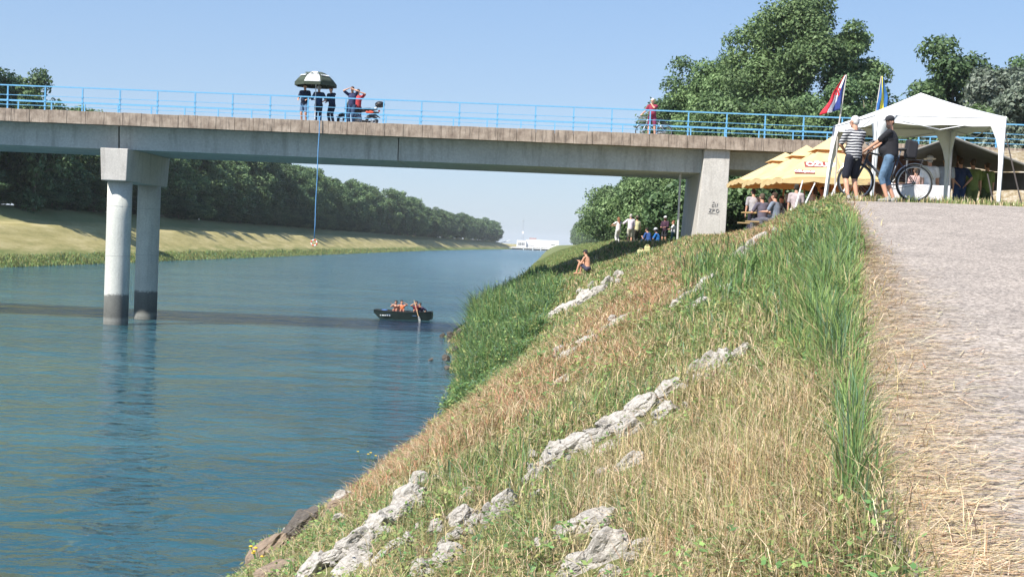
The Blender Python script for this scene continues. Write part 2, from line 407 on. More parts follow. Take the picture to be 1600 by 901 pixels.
wm = MB(); wm.add([(-60,-25,0),(1.5,-25,0),(1.5,1320,0),(-60,1320,0)], [(0,1,2,3)])
wo = wm.build('water', m); tag(wo, kind='structure')

# ------------------------------------------------------------------ bridge
XL, XR = -64.0, 21.5
ZB, ZL0, ZL1 = 8.13, 9.15, 9.73
bridge = empty('bridge', (0, 60, 0), 0, 'concrete road bridge with light blue railing crossing the whole canal', 'bridge')
BY = -60.0
def bpart(mb, name, mat, sm=False, par=None):
    if par is None: mb.v = [(a, b+BY, c) for a, b, c in mb.v]; return mb.build(name, mat, bridge, sm)
    mb.v = [(a, b+BY, c) for a, b, c in mb.v]; return mb.build(name, mat, par, sm)
for y0, y1 in ((60.0, 60.45), (67.5, 67.95)):
    mb = MB(); x = XL; k = 0
    rr = random.Random(3)
    while x < XR:
        w_ = .855; dz = rr.uniform(-.012, .012); dy = rr.uniform(-.01, .01)
        mb.box((x+.007, y0+dy, ZL0+dz*.5), (min(x+w_, XR)-.007, y1, ZL1+dz)); x += w_
    o = bpart(mb, 'edge_beam', LEDGE); bevel(o, .018, 1)
    if y0 == 60: tag(o, 'near edge beam of weathered brown concrete blocks')
mb = MB(); mb.box((XL, 60.08, ZL0+.03), (XR, 67.9, ZL0+.42)); bpart(mb, 'deck', LEDGE)
mb = MB(); mb.box((XL, 60.5, ZL0+.42), (XR, 61.7, ZL0+.47)); bpart(mb, 'sidewalk', CONC)
for a, b_ in ((XL, -20.05), (-19.97, -7.06), (-7.02, 6.9)):
    mb = MB()
    mb.hexa([(a,61.05,ZB),(b_,61.05,ZB),(b_,66.9,ZB),(a,66.9,ZB),(a,60.95,ZL0+.03),(b_,60.95,ZL0+.03),(b_,67,ZL0+.03),(a,67,ZL0+.03)])
    bpart(mb, 'girder', GIRD)
mb = MB(); mb.box((8.1, 61.6, ZB+.25), (XR, 66.6, ZL0+.03)); bpart(mb, 'girder', GIRD)
mb = MB(); mb.box((-7.2, 61.3, 8.2), (-6.9, 66.6, 9.1)); bpart(mb, 'hinge', M((.05,.05,.05), .9))
for cx in (-20.0, -46.0):
    mb = MB(); a, b_ = .64, .58
    mb.hexa([(cx-b_,60.4,6.66),(cx+b_,60.4,6.66),(cx+b_,67,6.66),(cx-b_,67,6.66),(cx-a,60.33,ZB),(cx+a,60.33,ZB),(cx+a,67.1,ZB),(cx-a,67.1,ZB)])
    o = bpart(mb, 'pier_cap', CONC); bevel(o, .03, 2)
    for yy in (61.35, 65.9):
        mb = MB(); n = 40
        pts = [(cx, yy, z) for z in (-3.1, 0, 1.5, 3.2, 5, 6.67)]
        mb.tube(pts, .56, n); o = bpart(mb, 'column', COLM, True)
        for jz in (3.2, 5.5): mb = MB(); mb.ring((cx, yy, jz), .561, .006, 'z', 40, 5); bpart(mb, 'joint', M((.3,.3,.29), .9), False, None)
mb = MB()
mb.hexa([(6.64,60.3,3.6),(8.02,60.3,3.6),(8.02,67.3,3.6),(6.64,67.3,3.6),(6.92,60.25,ZL0+.03),(8.08,60.25,ZL0+.03),(8.08,67.4,ZL0+.03),(6.92,67.4,ZL0+.03)])
o = bpart(mb, 'wall_pier', CONC); bevel(o, .03, 2); tag(o, 'pale tapered wall pier with small dark graffiti')
# graffiti strokes on the wall pier
mb = MB()
def stroke(pts, r=.012):
    mb.tube([(7.25+x*.16, 60.262+(.001), 6.32+z*.16) for x, z in pts], r, 5)
stroke([(0,1),(.6,1),(0,.1),(.7,.1)]); stroke([(1,0),(1,1),(1.5,.9),(1.5,.6),(1,.5)]); stroke([(2,.5),(2.1,.9),(2.5,1),(2.8,.5),(2.5,.05),(2.1,.1),(2,.5)])
stroke([(.8,1.6),(1.3,1.6),(1.3,2.3),(.8,2.2),(.8,1.6)]); stroke([(1.7,1.6),(1.7,2.5)]); stroke([(2.1,1.6),(2.3,2.6)]); stroke([(.9,2.8),(1.4,2.7),(1.2,3.1)]); stroke([(-.4,-.2),(.2,-.4),(1.6,-.3),(2.6,-.5)], .006)
bpart(mb, 'graffiti', M((.1,.1,.11), .8))
mb = MB(); mb.box((XR-.6, 60.3, 4), (XR+.4, 67.6, ZL0+.4)); bpart(mb, 'abutment', CONC)
mb = MB(); mb.tube([(6.05, 62.0, 3.9), (6.05, 62.0, 8.3)], .05, 8); bpart(mb, 'drain_pipe', M((.5,.5,.5), .5))
# railings
def railing(y, off, lab=None):
    r = MB()
    for hgt, th, w_ in ((1.08, .034, .04), (.64, .015, .018), (.42, .015, .018), (.2, .015, .018)):
        r.box((XL, y-w_, ZL1+hgt-th), (XR-.2, y+w_, ZL1+hgt+th*.6))
    ro = bpart(r, 'railing', RAILM)
    if lab: tag(ro, lab)
    x = XL+off
    pm = None
    while x < XR-.1:
        if pm is None:
            q = MB(); q.box((-.028, -.03, 0), (.028, .03, 1.04)); q.box((-.07, -.06, 0), (.07, .06, .02))
            for hh in (.64, .42, .2): q.box((-.05, -.045, hh-.03), (.05, .045, hh+.03))
            pm = q.mesh('post'); pm.materials.append(RAILM)
        o = bpy.data.objects.new('post', pm); COL.objects.link(o); o.parent = ro; o.location = (x, y+BY, ZL1-.01)
        x += 1.725
railing(60.2, 1.12, 'near light blue railing of thin horizontal bars')
railing(67.7, .3)

# ------------------------------------------------------------------ trees
def leafmat(name, a, b_, c_, trans=.25):
    m, t, p = newmat(name)
    at_ = nodes(t, 'ShaderNodeAttribute', attribute_name='tint'); sp = nodes(t, 'ShaderNodeSeparateXYZ'); t.links.new(at_.outputs['Vector'], sp.inputs[0])
    oi = nodes(t, 'ShaderNodeObjectInfo')
    r = ramp(t, sp.outputs[0], [(0, a), (.5, b_), (1, c_)]).outputs[0]
    v = mathn(t, 'ADD', mathn(t, 'MULTIPLY', oi.outputs['Random'], .5), .75)
    hsv = nodes(t, 'ShaderNodeHueSaturation'); t.links.new(r, hsv.inputs['Color']); t.links.new(v, hsv.inputs['Value'])
    t.links.new(hsv.outputs[0], p.inputs['Base Color']); p.inputs['Roughness'].default_value = .55; p.inputs['Specular IOR Level'].default_value = .3
    tr = nodes(t, 'ShaderNodeBsdfTranslucent'); t.links.new(hsv.outputs[0], tr.inputs[0])
    mx = nodes(t, 'ShaderNodeMixShader'); mx.inputs[0].default_value = trans
    t.links.new(p.outputs[0], mx.inputs[1]); t.links.new(tr.outputs[0], mx.inputs[2]); t.links.new(mx.outputs[0], t.nodes['Material Output'].inputs[0])
    return m
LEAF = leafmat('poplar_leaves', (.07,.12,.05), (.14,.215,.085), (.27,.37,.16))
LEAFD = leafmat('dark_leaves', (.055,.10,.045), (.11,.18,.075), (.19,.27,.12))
LEAFS = leafmat('silvery_leaves', (.09,.12,.08), (.2,.24,.18), (.42,.45,.38))
BARK = plain('bark', (.2,.17,.13), .9, var=.35, scale=3, bump=.6)
def crown_mesh(seed, h, rad, z0, nclump, nleaf, leaf, shape=1.0, lean=0.0):
    """leafy crown: clumps spread through an uneven ellipsoid, small folded leaf sprays on each clump"""
    r = np.random.default_rng(seed)
    cl = []
    hz = (h-z0)/2; cz = z0+hz
    while len(cl) < nclump:
        u = r.uniform(-1, 1, 3)
        d = np.linalg.norm(u)
        if d > 1 or d < .35: continue
        zz = u[2]
        wv_ = rad*(1-.35*max(zz, 0)**shape)
        ang = math.atan2(u[1], u[0]); bump = 1+.22*math.sin(ang*3+seed)+.15*math.sin(ang*5+zz*4+seed*2)
        cl.append((u[0]*wv_*bump+lean*zz*rad, u[1]*wv_*bump, cz+zz*hz, rad*r.uniform(.26, .46)))
    cl = np.array(cl)
    cr = cl[:, 3]
    pick = r.choice(len(cl), nleaf, p=cr**2/np.sum(cr**2))
    d = r.normal(size=(nleaf, 3)); d /= np.linalg.norm(d, axis=1)[:, None]
    d[:, 2] = np.where(r.random(nleaf) < .45, np.abs(d[:, 2]), d[:, 2])
    rr = cr[pick]*(r.random(nleaf)**.35)
    c = cl[pick, :3]+d*rr[:, None]*np.array([1, 1, .8])
    # loose sprays beyond the outline
    c += r.normal(size=(nleaf, 3))*rad*.035
    nrm = d*.7+r.normal(size=(nleaf, 3))*.6+np.array([0, 0, .35]); nrm /= np.linalg.norm(nrm, axis=1)[:, None]
    a = np.cross(nrm, r.normal(size=(nleaf, 3))); a /= np.linalg.norm(a, axis=1)[:, None]
    b = np.cross(nrm, a)
    s = leaf*r.uniform(.55, 1.35, nleaf)[:, None]
    f = nrm*s*.25
    v = np.stack([c-a*s, c-b*s*.55+f, c+a*s, c+b*s*.55+f], 1).reshape(-1, 3)
    q = np.arange(nleaf*4).reshape(-1, 4)
    clt = r.uniform(0, 1, len(cl))
    tint = np.clip(.25+.4*clt[pick]+r.normal(0, .17, nleaf), 0, 1)
    col = np.repeat(tint, 4)[:, None]*np.ones(3)
    return np_mesh('crown', v, q, False, col), cl
def trunk_mesh(seed, h, r0, cl, n=8, limbs=14):
    rr = random.Random(seed); mb = MB()
    pts = []; x = y = 0
    for i in range(8):
        t_ = i/7; pts.append((x, y, t_*h*.82)); x += rr.uniform(-.012, .012)*h; y += rr.uniform(-.012, .012)*h
    mb.tube(pts, [r0*(1.25 if i == 0 else 1)*(1-.82*i/7) for i in range(8)], n)
    for c in list(cl)[:limbs]:
        k = max(.15, min(.75, (c[2]-abs(c[0])*.6)/h/.82)); f = k*7; j = int(f); f -= j
        a = Vector(pts[j]).lerp(Vector(pts[min(j+1, 7)]), f); e = Vector(c[:3]); mid = a.lerp(e, .5)+Vector((0, 0, -.03*h))
        mb.tube([a, mid, e], [r0*.38*(1-.7*k)+.02, r0*.2, .02], 5)
    return mb.mesh('trunk', True)
TV = []
for s_ in range(6):
    cmsh, cl = crown_mesh(100+s_, 20.5+s_*.5, 5.0+.3*(s_ % 3), 1.0-(s_ % 2)*.5, 60, 11000, .36, 1.0)
    cmsh.materials.append(LEAFD if s_ % 2 else LEAF)
    tm = trunk_mesh(s_, 20, .28, cl); tm.materials.append(BARK); TV.append((tm, cmsh))
def put_tree(x, y, z, sc, var, label, group, sz=None, name='poplar_tree'):
    o = empty(name, (x, y, z), random.uniform(0, 6.28), label, 'tree', group)
    s2 = sz or sc; o.scale = (sc, sc, s2)
    a = bpy.data.objects.new('trunk', TV[var][0]); COL.objects.link(a); a.parent = o
    b_ = bpy.data.objects.new('crown', TV[var][1]); COL.objects.link(b_); b_.parent = o
    return o
rt = random.Random(5)
Y = 168.0
while Y < 1290:                                # tree belt on the left embankment
    gap = 7.2 if Y < 450 else 9.5
    xb = float(shoreL(Y))
    put_tree(xb-(22 if Y<600 else 17)+rt.uniform(-1.4, 1.2), Y+rt.uniform(-1.5, 1.5), Hs(xb-22, Y)-.2, rt.uniform(.84, 1.06), rt.randrange(6), 'dark green poplar in the front row of the tree belt on the left embankment', 'front row of the left tree belt', sz=(rt.uniform(.84, .92) if Y < 190 else rt.uniform(.66, .76) if Y < 330 else rt.uniform(.8, .96))*(1 if Y < 700 else .86))
    if Y < 520:
        put_tree(xb-31+rt.uniform(-2, 2), Y+3+rt.uniform(-2, 2), Hs(xb-30, Y)-.2, rt.uniform(.95, 1.1), rt.randrange(6), 'tall poplar standing behind the front row of the left tree belt', 'back row of the left tree belt', sz=rt.uniform(.68, .76) if Y < 340 else rt.uniform(.82, .92))
    if Y < 800:
        o_ = put_tree(xb-18.6+rt.uniform(-.6, .6), Y+rt.uniform(-2, 2), Hs(xb-18.6, Y)-.3, rt.uniform(.45, .65), rt.randrange(6), 'low bush at the foot of the left tree belt', 'bushes under the left tree belt', sz=rt.uniform(.16, .28), name='bush'); o_['category'] = 'bush'
    Y += gap
# one taller poplar above the left end of the bridge
put_tree(-80.5, 178, 6.6, .75, 2, 'tallest dark poplar rising above the bridge railing at the left edge of the photo', None, sz=1.28)
put_tree(-70.8, 181, 6.4, .7, 1, 'lower bushy poplar right of the tallest one above the bridge railing', None, sz=.92)
# belt on the right bank beyond the bridge
Y = 215.0
while Y < 1290:
    put_tree(23.5+rt.uniform(-1.5, 2.5)+Y*.004, Y+rt.uniform(-2, 2), 5.0, rt.uniform(.85, 1.05), rt.randrange(6), 'green poplar in the receding tree belt on the right bank beyond the bridge', 'tree belt on the right bank', sz=rt.uniform(.8, .98))
    if Y < 600: put_tree(33+rt.uniform(-2, 2), Y+4, 5.0, rt.uniform(.85, 1.05), rt.randrange(6), 'poplar standing behind the receding tree belt on the right bank', 'back row of the right tree belt', sz=rt.uniform(.8, .98))
    Y += 9
# trees placed one by one behind the bridge and the tents: pixel x, top y, distance, crown radius
def big_tree(px, topy, Y, rad, base_py, mat, label, leaf=.17, n=16000, seed=0, z0f=.12, shape=1.0, lean=0, nclump=60, name='poplar_tree'):
    b_ = at(px, 400, Y); zt = at(px, topy, Y).z; gz = Hs(b_.x, Y)-.3
    h_ = zt-gz
    o = empty(name, (b_.x, Y, gz), 0, label, 'tree')
    cmsh, cl = crown_mesh(seed+500, h_, rad, h_*z0f, nclump, int(n*1.6), leaf, shape, lean)
    tm = trunk_mesh(seed, h_, .02*h_, cl, limbs=22)
    link('trunk', tm, BARK, o); link('crown', cmsh, mat, o)
    return o
big_tree(1232, -12, 118, 5.2, 0, LEAF, 'tallest poplar behind the bridge with pointed crown reaching the top of the photo', n=30000, seed=1, shape=1.2, z0f=.16)
big_tree(1170, 42, 122, 4.6, 0, LEAF, 'tall poplar just left of the tallest one behind the bridge', n=22000, seed=2, shape=1.2)
big_tree(1312, 22, 120, 3.0, 0, LEAF, 'narrow poplar right of the tallest one above the red flag', n=15000, seed=3, shape=.9, z0f=.3)
big_tree(1105, 78, 125, 4.4, 0, LEAF, 'rounded poplar of middle height left of the tall pair behind the bridge', n=20000, seed=4)
big_tree(1055, 100, 128, 3.8, 0, LEAFD, 'poplar behind the maroon cyclist on the bridge', n=18000, seed=5)
big_tree(1030, 175, 150, 3.6, 0, LEAFD, 'low dark tree just left of the cyclist below the rail line', n=9000, seed=6)
big_tree(1285, 110, 108, 3.6, 0, LEAFD, 'lower dark tree under the tallest poplars beside the red flag', n=18000, seed=7, z0f=.05)
big_tree(1200, 140, 105, 4.2, 0, LEAF, 'broad low tree filling the space behind the railing under the tallest poplar', n=18000, seed=8, z0f=.03)
big_tree(1120, 150, 108, 4.0, 0, LEAF, 'broad low tree behind the railing left of the wall pier', n=16000, seed=9, z0f=.03)
big_tree(1345, 120, 112, 2.8, 0, LEAFD, 'small dark tree between the two flags', n=10000, seed=10, z0f=.05)
big_tree(1385, 150, 122, 3.6, 0, LEAF, 'low distant tree filling the gap behind the white gazebo roof', n=10000, seed=11, z0f=.05)
big_tree(1480, 66, 100, 3.7, 0, LEAFD, 'tall dark poplar directly behind the white gazebo peak', n=22000, seed=12, shape=1.0, z0f=.08)
big_tree(1437, 108, 104, 2.4, 0, LEAFD, 'narrower poplar at the left of the dark one behind the gazebo', n=9000, seed=13, z0f=.1)
big_tree(1545, 105, 92, 3.2, 0, LEAFS, 'silvery white poplar right of the gazebo peak', n=20000, seed=14, z0f=.06, name='white_poplar_tree')
big_tree(1600, 78, 98, 3.2, 0, LEAFD, 'dark tree at the right edge of the photo behind the silvery poplars', n=14000, seed=15)
big_tree(1604, 125, 86, 3.3, 0, LEAFS, 'silvery white poplar cut by the right edge of the photo', n=20000, seed=16, z0f=.05, name='white_poplar_tree')
big_tree(1515, 165, 90, 3.0, 0, LEAF, 'low green tree behind the right side of the gazebo', n=12000, seed=17, z0f=.03)
big_tree(1425, 160, 96, 3.2, 0, LEAF, 'low green tree behind the left slope of the gazebo roof', n=12000, seed=18, z0f=.03)
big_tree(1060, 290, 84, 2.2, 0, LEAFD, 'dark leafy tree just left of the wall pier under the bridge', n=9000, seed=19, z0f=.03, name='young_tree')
big_tree(1000, 287, 130, 3.6, 0, LEAF, 'bushy tree under the bridge behind the group on the bank', n=12000, seed=20, z0f=.02)
big_tree(955, 300, 175, 4.2, 0, LEAF, 'bushy tree left of the group on the bank', n=12000, seed=25, z0f=.02)
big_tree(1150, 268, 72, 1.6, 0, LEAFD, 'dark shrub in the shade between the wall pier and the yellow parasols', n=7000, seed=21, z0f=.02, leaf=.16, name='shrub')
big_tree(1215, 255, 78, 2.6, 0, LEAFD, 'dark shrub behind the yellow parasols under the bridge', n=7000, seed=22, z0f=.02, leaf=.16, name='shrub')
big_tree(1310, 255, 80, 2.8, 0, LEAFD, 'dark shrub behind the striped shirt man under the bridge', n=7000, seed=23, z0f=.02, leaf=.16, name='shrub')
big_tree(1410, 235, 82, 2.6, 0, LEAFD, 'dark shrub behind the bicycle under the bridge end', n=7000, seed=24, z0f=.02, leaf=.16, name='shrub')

# ------------------------------------------------------------------ summer haze
hm_, ht_, hp_ = newmat('summer_haze'); ht_.nodes.remove(hp_)
pv = ht_.nodes.new('ShaderNodeVolumePrincipled'); pv.inputs['Color'].default_value = (.9,.95,1,1); pv.inputs['Density'].default_value = .00011; pv.inputs['Anisotropy'].default_value = -.1
ht_.links.new(pv.outputs[0], ht_.nodes['Material Output'].inputs['Volume'])
hz = MB(); hz.box((-4200, -60, -5), (4200, 5600, 48)); ho = hz.build('haze', hm_); tag(ho, kind='stuff')

# ------------------------------------------------------------------ far building, masts
def farp(px, py, Y=1240.): return at(px, py, Y)
pw = empty('power_station', (0, 1240, 0), 0, 'long white flat roofed power station closing the far end of the canal', 'building')
WH = plain('white_render', (.82,.82,.82), .7, var=.04, scale=.3); DK = M((.1,.11,.12), .6); GRY = M((.4,.39,.38), .8)
def fbox(px0, py0, px1, py1, y0, y1, mat, name, par=pw):
    a = farp(px0, (py0+py1)/2).x; b_ = farp(px1, (py0+py1)/2).x
    z0 = farp((px0+px1)/2, py1).z; z1 = farp((px0+px1)/2, py0).z
    mb = MB(); mb.box((a, y0, z0), (b_, y1, z1)); return mb.build(name, mat, par)
fbox(822, 375, 873, 387, 0, 14, WH, 'hall'); fbox(807.5, 375.2, 822, 386, -2, 12, WH, 'control_block')
for k in range(4): fbox(810+k*2.6, 379, 811.9+k*2.6, 383.4, -2.06, -1.9, DK, 'window')
fbox(823, 382.5, 835, 384, -.06, .05, GRY, 'window'); fbox(861, 382.2, 867, 383.4, -.06, .05, DK, 'window')
fbox(827, 371.5, 838, 375, 5, 9, M((.35,.25,.25), .7), 'roof_plant')
fbox(800, 386.2, 872, 387.6, -7, -2, GRY, 'walkway'); fbox(793, 387.6, 868, 388.5, -9, -3, WH, 'lower_beam')
for px in (818, 832.5, 845, 858): fbox(px-.7, 386, px+.7, 393, -9, -2, WH, 'gate_pier')
fbox(800, 388.4, 868, 393.5, -2.5, 0, M((.12,.12,.13), .8), 'gate')
mb = MB(); mb.tube([farp(782, 379.5)-Vector((0,1240,0)), farp(797, 375.5)-Vector((0,1240,0))], .35, 6); mb.build('ramp_rail', WH, pw)
gh = empty('gate_house', (0, 1240, 0), 0, 'tiny white hut right of the long power station', 'hut')
fbox(882, 384.5, 888, 390, -30, -24, WH, 'wall', gh); fbox(881.6, 383.8, 888.4, 384.5, -30.4, -23.6, GRY, 'roof', gh); fbox(884, 387, 886, 390, -30.1, -29.9, DK, 'door', gh)
def mast(px, py0, py1, Y, label, wid=.9, arms=False):
    a = at(px, py1, Y); b_ = at(px, py0, Y); o = empty('lattice_mast', (a.x, Y, a.z), 0, label, 'mast'); hh = b_.z-a.z
    mb = MB(); G_ = M((.45,.47,.5), .5)
    for sx in (-1, 1):
        for sy in (-1, 1): mb.tube([(sx*wid, sy*wid, 0), (sx*wid*.35, sy*wid*.35, hh)], .09, 4)
    for k in range(10):
        z0 = hh*k/10; z1 = hh*(k+1)/10; w0 = wid*(1-.65*k/10); w1 = wid*(1-.65*(k+1)/10)
        mb.tube([(-w0, -w0, z0), (w1, -w1, z1)], .06, 4); mb.tube([(w0, -w0, z0), (-w1, -w1, z1)], .06, 4)
    mb.build('lattice', G_, o)
    if arms:
        for z_ in (.78, .9): mb = MB(); mb.tube([(-4, 0, hh*z_), (4, 0, hh*z_)], .14, 5); mb.build('cross_arm', G_, o)
    else:
        mb = MB(); mb.ring((0, 0, hh*.93), 1.0, .25, 'z', 16, 6); mb.build('platform', G_, o); mb = MB(); mb.tube([(0,0,hh), (0,0,hh*1.08)], .08, 5); mb.build('aerial', G_, o)
        mb = MB(); mb.box((-.8,-.8,hh*.33), (.8,.8,hh*.45)); mb.build('cabinet', WH, o)
mast(816.5, 343, 376, 1262, 'slim lattice antenna mast rising behind the white power station')
mast(760.5, 345, 372, 1285, 'faint power pylon behind the end of the left tree belt', 1.6, True)

# ------------------------------------------------------------------ rocks
m, t, p = newmat('pale_limestone')
tc = nodes(t, 'ShaderNodeTexCoord')
n1 = nodes(t, 'ShaderNodeTexNoise', Scale=3.5, Detail=10, Roughness=.72); t.links.new(tc.outputs['Object'], n1.inputs['Vector'])
n2 = nodes(t, 'ShaderNodeTexVoronoi', Scale=5, feature='DISTANCE_TO_EDGE'); t.links.new(mixc(t, .18, tc.outputs['Object'], n1.outputs['Color']), n2.inputs['Vector'])
n3 = nodes(t, 'ShaderNodeTexNoise', Scale=30, Detail=6, Roughness=.7); t.links.new(tc.outputs['Object'], n3.inputs['Vector'])
c = ramp(t, n1.outputs['Fac'], [(.28, (.20,.175,.145)), (.42, (.37,.34,.30)), (.56, (.54,.505,.455)), (.72, (.40,.36,.30))]).outputs[0]
c = mixc(t, ramp(t, n2.outputs['Distance'], [(0, (.5,.5,.5)), (.03, (0,0,0))]).outputs[0], c, (.2,.17,.14))
c = mixc(t, .5, c, ramp(t, n3.outputs['Fac'], [(.3, (.6,.6,.6)), (.65, (1.15,1.15,1.15))]).outputs[0], 'MULTIPLY')
t.links.new(c, p.inputs['Base Color']); p.inputs['Roughness'].default_value = .9; p.inputs['Specular IOR Level'].default_value = .2
hb = mathn(t, 'ADD', n1.outputs['Fac'], mathn(t, 'MULTIPLY', n3.outputs['Fac'], .3)); hb = mathn(t, 'ADD', hb, mathn(t, 'MULTIPLY', ramp(t, n2.outputs['Distance'], [(0,(0,0,0)),(.05,(1,1,1))]).outputs[0], .3))
b = nodes(t, 'ShaderNodeBump', Strength=.55, Distance=.05); t.links.new(hb, b.inputs['Height']); t.links.new(b.outputs[0], p.inputs['Normal'])
ROCK = m
BROCK = plain('brown_wet_rock', (.23,.17,.12), .75, var=.45, scale=5, bump=.8); DROCK = plain('dark_shore_rock', (.09,.075,.06), .6, var=.4, scale=5, bump=.8)
import bmesh
def rock_mesh(seed):
    r = random.Random(seed); bm = bmesh.new(); bmesh.ops.create_icosphere(bm, subdivisions=5, radius=1)
    planes = []
    for _ in range(16):
        d = Vector((r.gauss(0,1), r.gauss(0,1), r.gauss(0,1))).normalized(); planes.append((d, r.uniform(.52, .86)))
    for v in bm.verts:
        q = v.co.copy()
        for _ in range(2):
            for d, k in planes:
                e = q.dot(d)-k
                if e > 0: q -= d*e
        q += q.normalized()*(.20*mnoise.noise(q*1.9+Vector((seed,0,0)))+.035*mnoise.noise(q*5+Vector((seed,2,0)))+.015*mnoise.noise(q*11)-.09*max(0, abs(mnoise.noise(q*3.1+Vector((0,seed,0))))*-6+1))
        v.co = q
    me = bpy.data.meshes.new('rock'); bm.to_mesh(me); bm.free()
    me.polygons.foreach_set('use_smooth', [False]*len(me.polygons)); return me
RM = {}
for k_, mt in (('w', ROCK), ('b', BROCK), ('d', DROCK)):
    RM[k_] = []
    for s_ in range(7):
        me = rock_mesh(s_+3); me.materials.append(mt); RM[k_].append(me)
rr = random.Random(9); CLEAR = []
def rock(px, py, wpx, hpx, kind, label, group):
    g_ = ground(px, py+hpx*.25); s = F/g_.y; hw = wpx/2/s*(rr.uniform(1.2, 1.9) if g_.y < 30 else rr.uniform(.95, 1.35)); hh_ = hpx/2/s*rr.uniform(1.2, 1.8)
    CLEAR.append((g_.x, g_.y, hw, hh_))
    o = link('rock', rr.choice(RM[kind])); o.location = (g_.x, g_.y+hh_*.3, g_.z+hh_*.24)
    o.scale = (hw, max(hw*.7, hh_*.8), hh_*.82); o.rotation_euler = (rr.uniform(-.2, .35), -rr.uniform(.3, .75), rr.uniform(-.1, .6))
    tag(o, label, 'rock', group)
LONG = 'pale limestone rock in the long broken row from mid bank down to the water'
for a_ in ((1035,612,52,26),(1008,632,60,34),(1040,642,42,26),(968,655,58,30),(985,672,44,30),(930,682,54,32),(898,694,56,36),(868,706,46,44),(852,722,36,30),(832,745,40,24),(950,700,44,22),(982,722,56,22),
  (655,752,44,38),(636,780,50,46),(612,806,60,40),(585,826,66,40),(556,848,66,40),(520,868,66,36),(490,888,70,40),(600,862,52,14),(548,884,46,26)): rock(*a_, 'w', LONG, 'long row of pale rocks')
MID = 'pale limestone rock among weeds below the long broken row on the lower bank'
for a_ in ((785,782,48,50),(765,802,30,46),(722,806,50,34),(708,838,40,20),(700,870,54,34),(655,889,34,24),(698,842,44,16),(636,842,30,28),(742,812,24,18),(680,820,20,14),(730,770,20,14)): rock(*a_, 'w', MID, 'scattered pale rocks on the lower bank')
LOW = 'weathered pale rock half sunk in dry grass at the bottom of the photo'
for a_ in ((925,812,60,50),(945,862,74,54),(902,884,50,32),(880,835,26,20)): rock(*a_, 'w', LOW, 'half sunk rocks in dry grass')
UP = 'pale rock in the short cluster among tall grass right of the long row'
for a_ in ((1085,577,40,26),(1110,568,40,30),(1130,562,36,30),(1156,548,36,24),(1120,582,26,14),(1090,590,30,14)): rock(*a_, 'w', UP, 'short rock cluster in tall grass')
ST = 'flat pale stone in the straight stone strip beside the riverside herbs'
for a_ in ((966,432,24,16),(950,442,32,18),(934,454,30,18),(915,464,36,18),(896,474,36,16),(878,484,36,16),(862,494,26,14),(905,455,18,10),(925,446,16,10)): rock(*a_, 'w', ST, 'stone strip beside the riverside herbs')
SD_ = 'small pale stone in the thin broken line through the brown stems'
for a_ in ((962,506,36,12),(940,518,28,12),(918,532,34,14),(898,545,30,12),(882,555,24,10),(868,598,32,10)): rock(*a_, 'w', SD_, 'thin line of small stones')
TP = 'pale stone in the uppermost strip climbing towards the path crest'
for a_ in ((1186,372,24,12),(1172,384,26,16),(1158,398,30,18),(1142,408,26,14),(1112,436,44,24),(1096,446,34,22),(1130,452,30,16),(1078,462,26,16),(1056,478,20,16),(1095,474,30,12)): rock(*a_, 'w', TP, 'uppermost stone strip')
rock(408, 868, 92, 44, 'b', 'large brown boulder at the water edge in the lower left corner of the bank', None)
rock(462, 828, 64, 36, 'd', 'dark brown boulder at the water edge above the large brown one', None)
rock(440, 892, 70, 34, 'b', 'brown boulder partly hidden by yellow flowers at the water edge', None)
rock(528, 786, 66, 26, 'b', 'flat brown rock at the shore above the dark boulder', None)
for a_ in ((704,526,16,14),(690,524,12,9),(718,518,18,9),(696,560,14,12),(742,500,14,8),(700,575,16,10),(712,545,16,10),(730,508,12,8)): rock(*a_, 'd', 'small dark wet rock at the shore below the tall riverside herbs', 'dark rocks at the foot of the herbs')
rock(672, 562, 13, 4, 'd', 'small dark stone showing above the open water near the herbs', None)

# rubble between the larger rocks
LAB = 'small pale broken stone lying between the larger rocks of the bank'
for cx_, cy_, hw_, hh_ in list(CLEAR)[:70]:
    for _ in range(2 if cy_ > 30 else 4):
        a_ = rr.uniform(0, 6.28); d_ = rr.uniform(.8, 1.5)*hw_; x_, y_ = cx_+math.cos(a_)*d_*1.2, cy_+math.sin(a_)*d_; z_ = Hs(x_, y_)
        if z_ < .2 or x_ > topX(y_)-.4: continue
        s_ = hw_*rr.uniform(.16, .42); o = link('rock', rr.choice(RM['w'])); o.location = (x_, y_, z_+s_*.35); o.scale = (s_, s_*.8, s_*.6); o.rotation_euler = (rr.uniform(-.5,.5), rr.uniform(-.4,.4), rr.uniform(0, 6)); tag(o, LAB, 'rock', 'rubble among the pale rocks'); CLEAR.append((x_, y_, s_*.8, s_*.5))
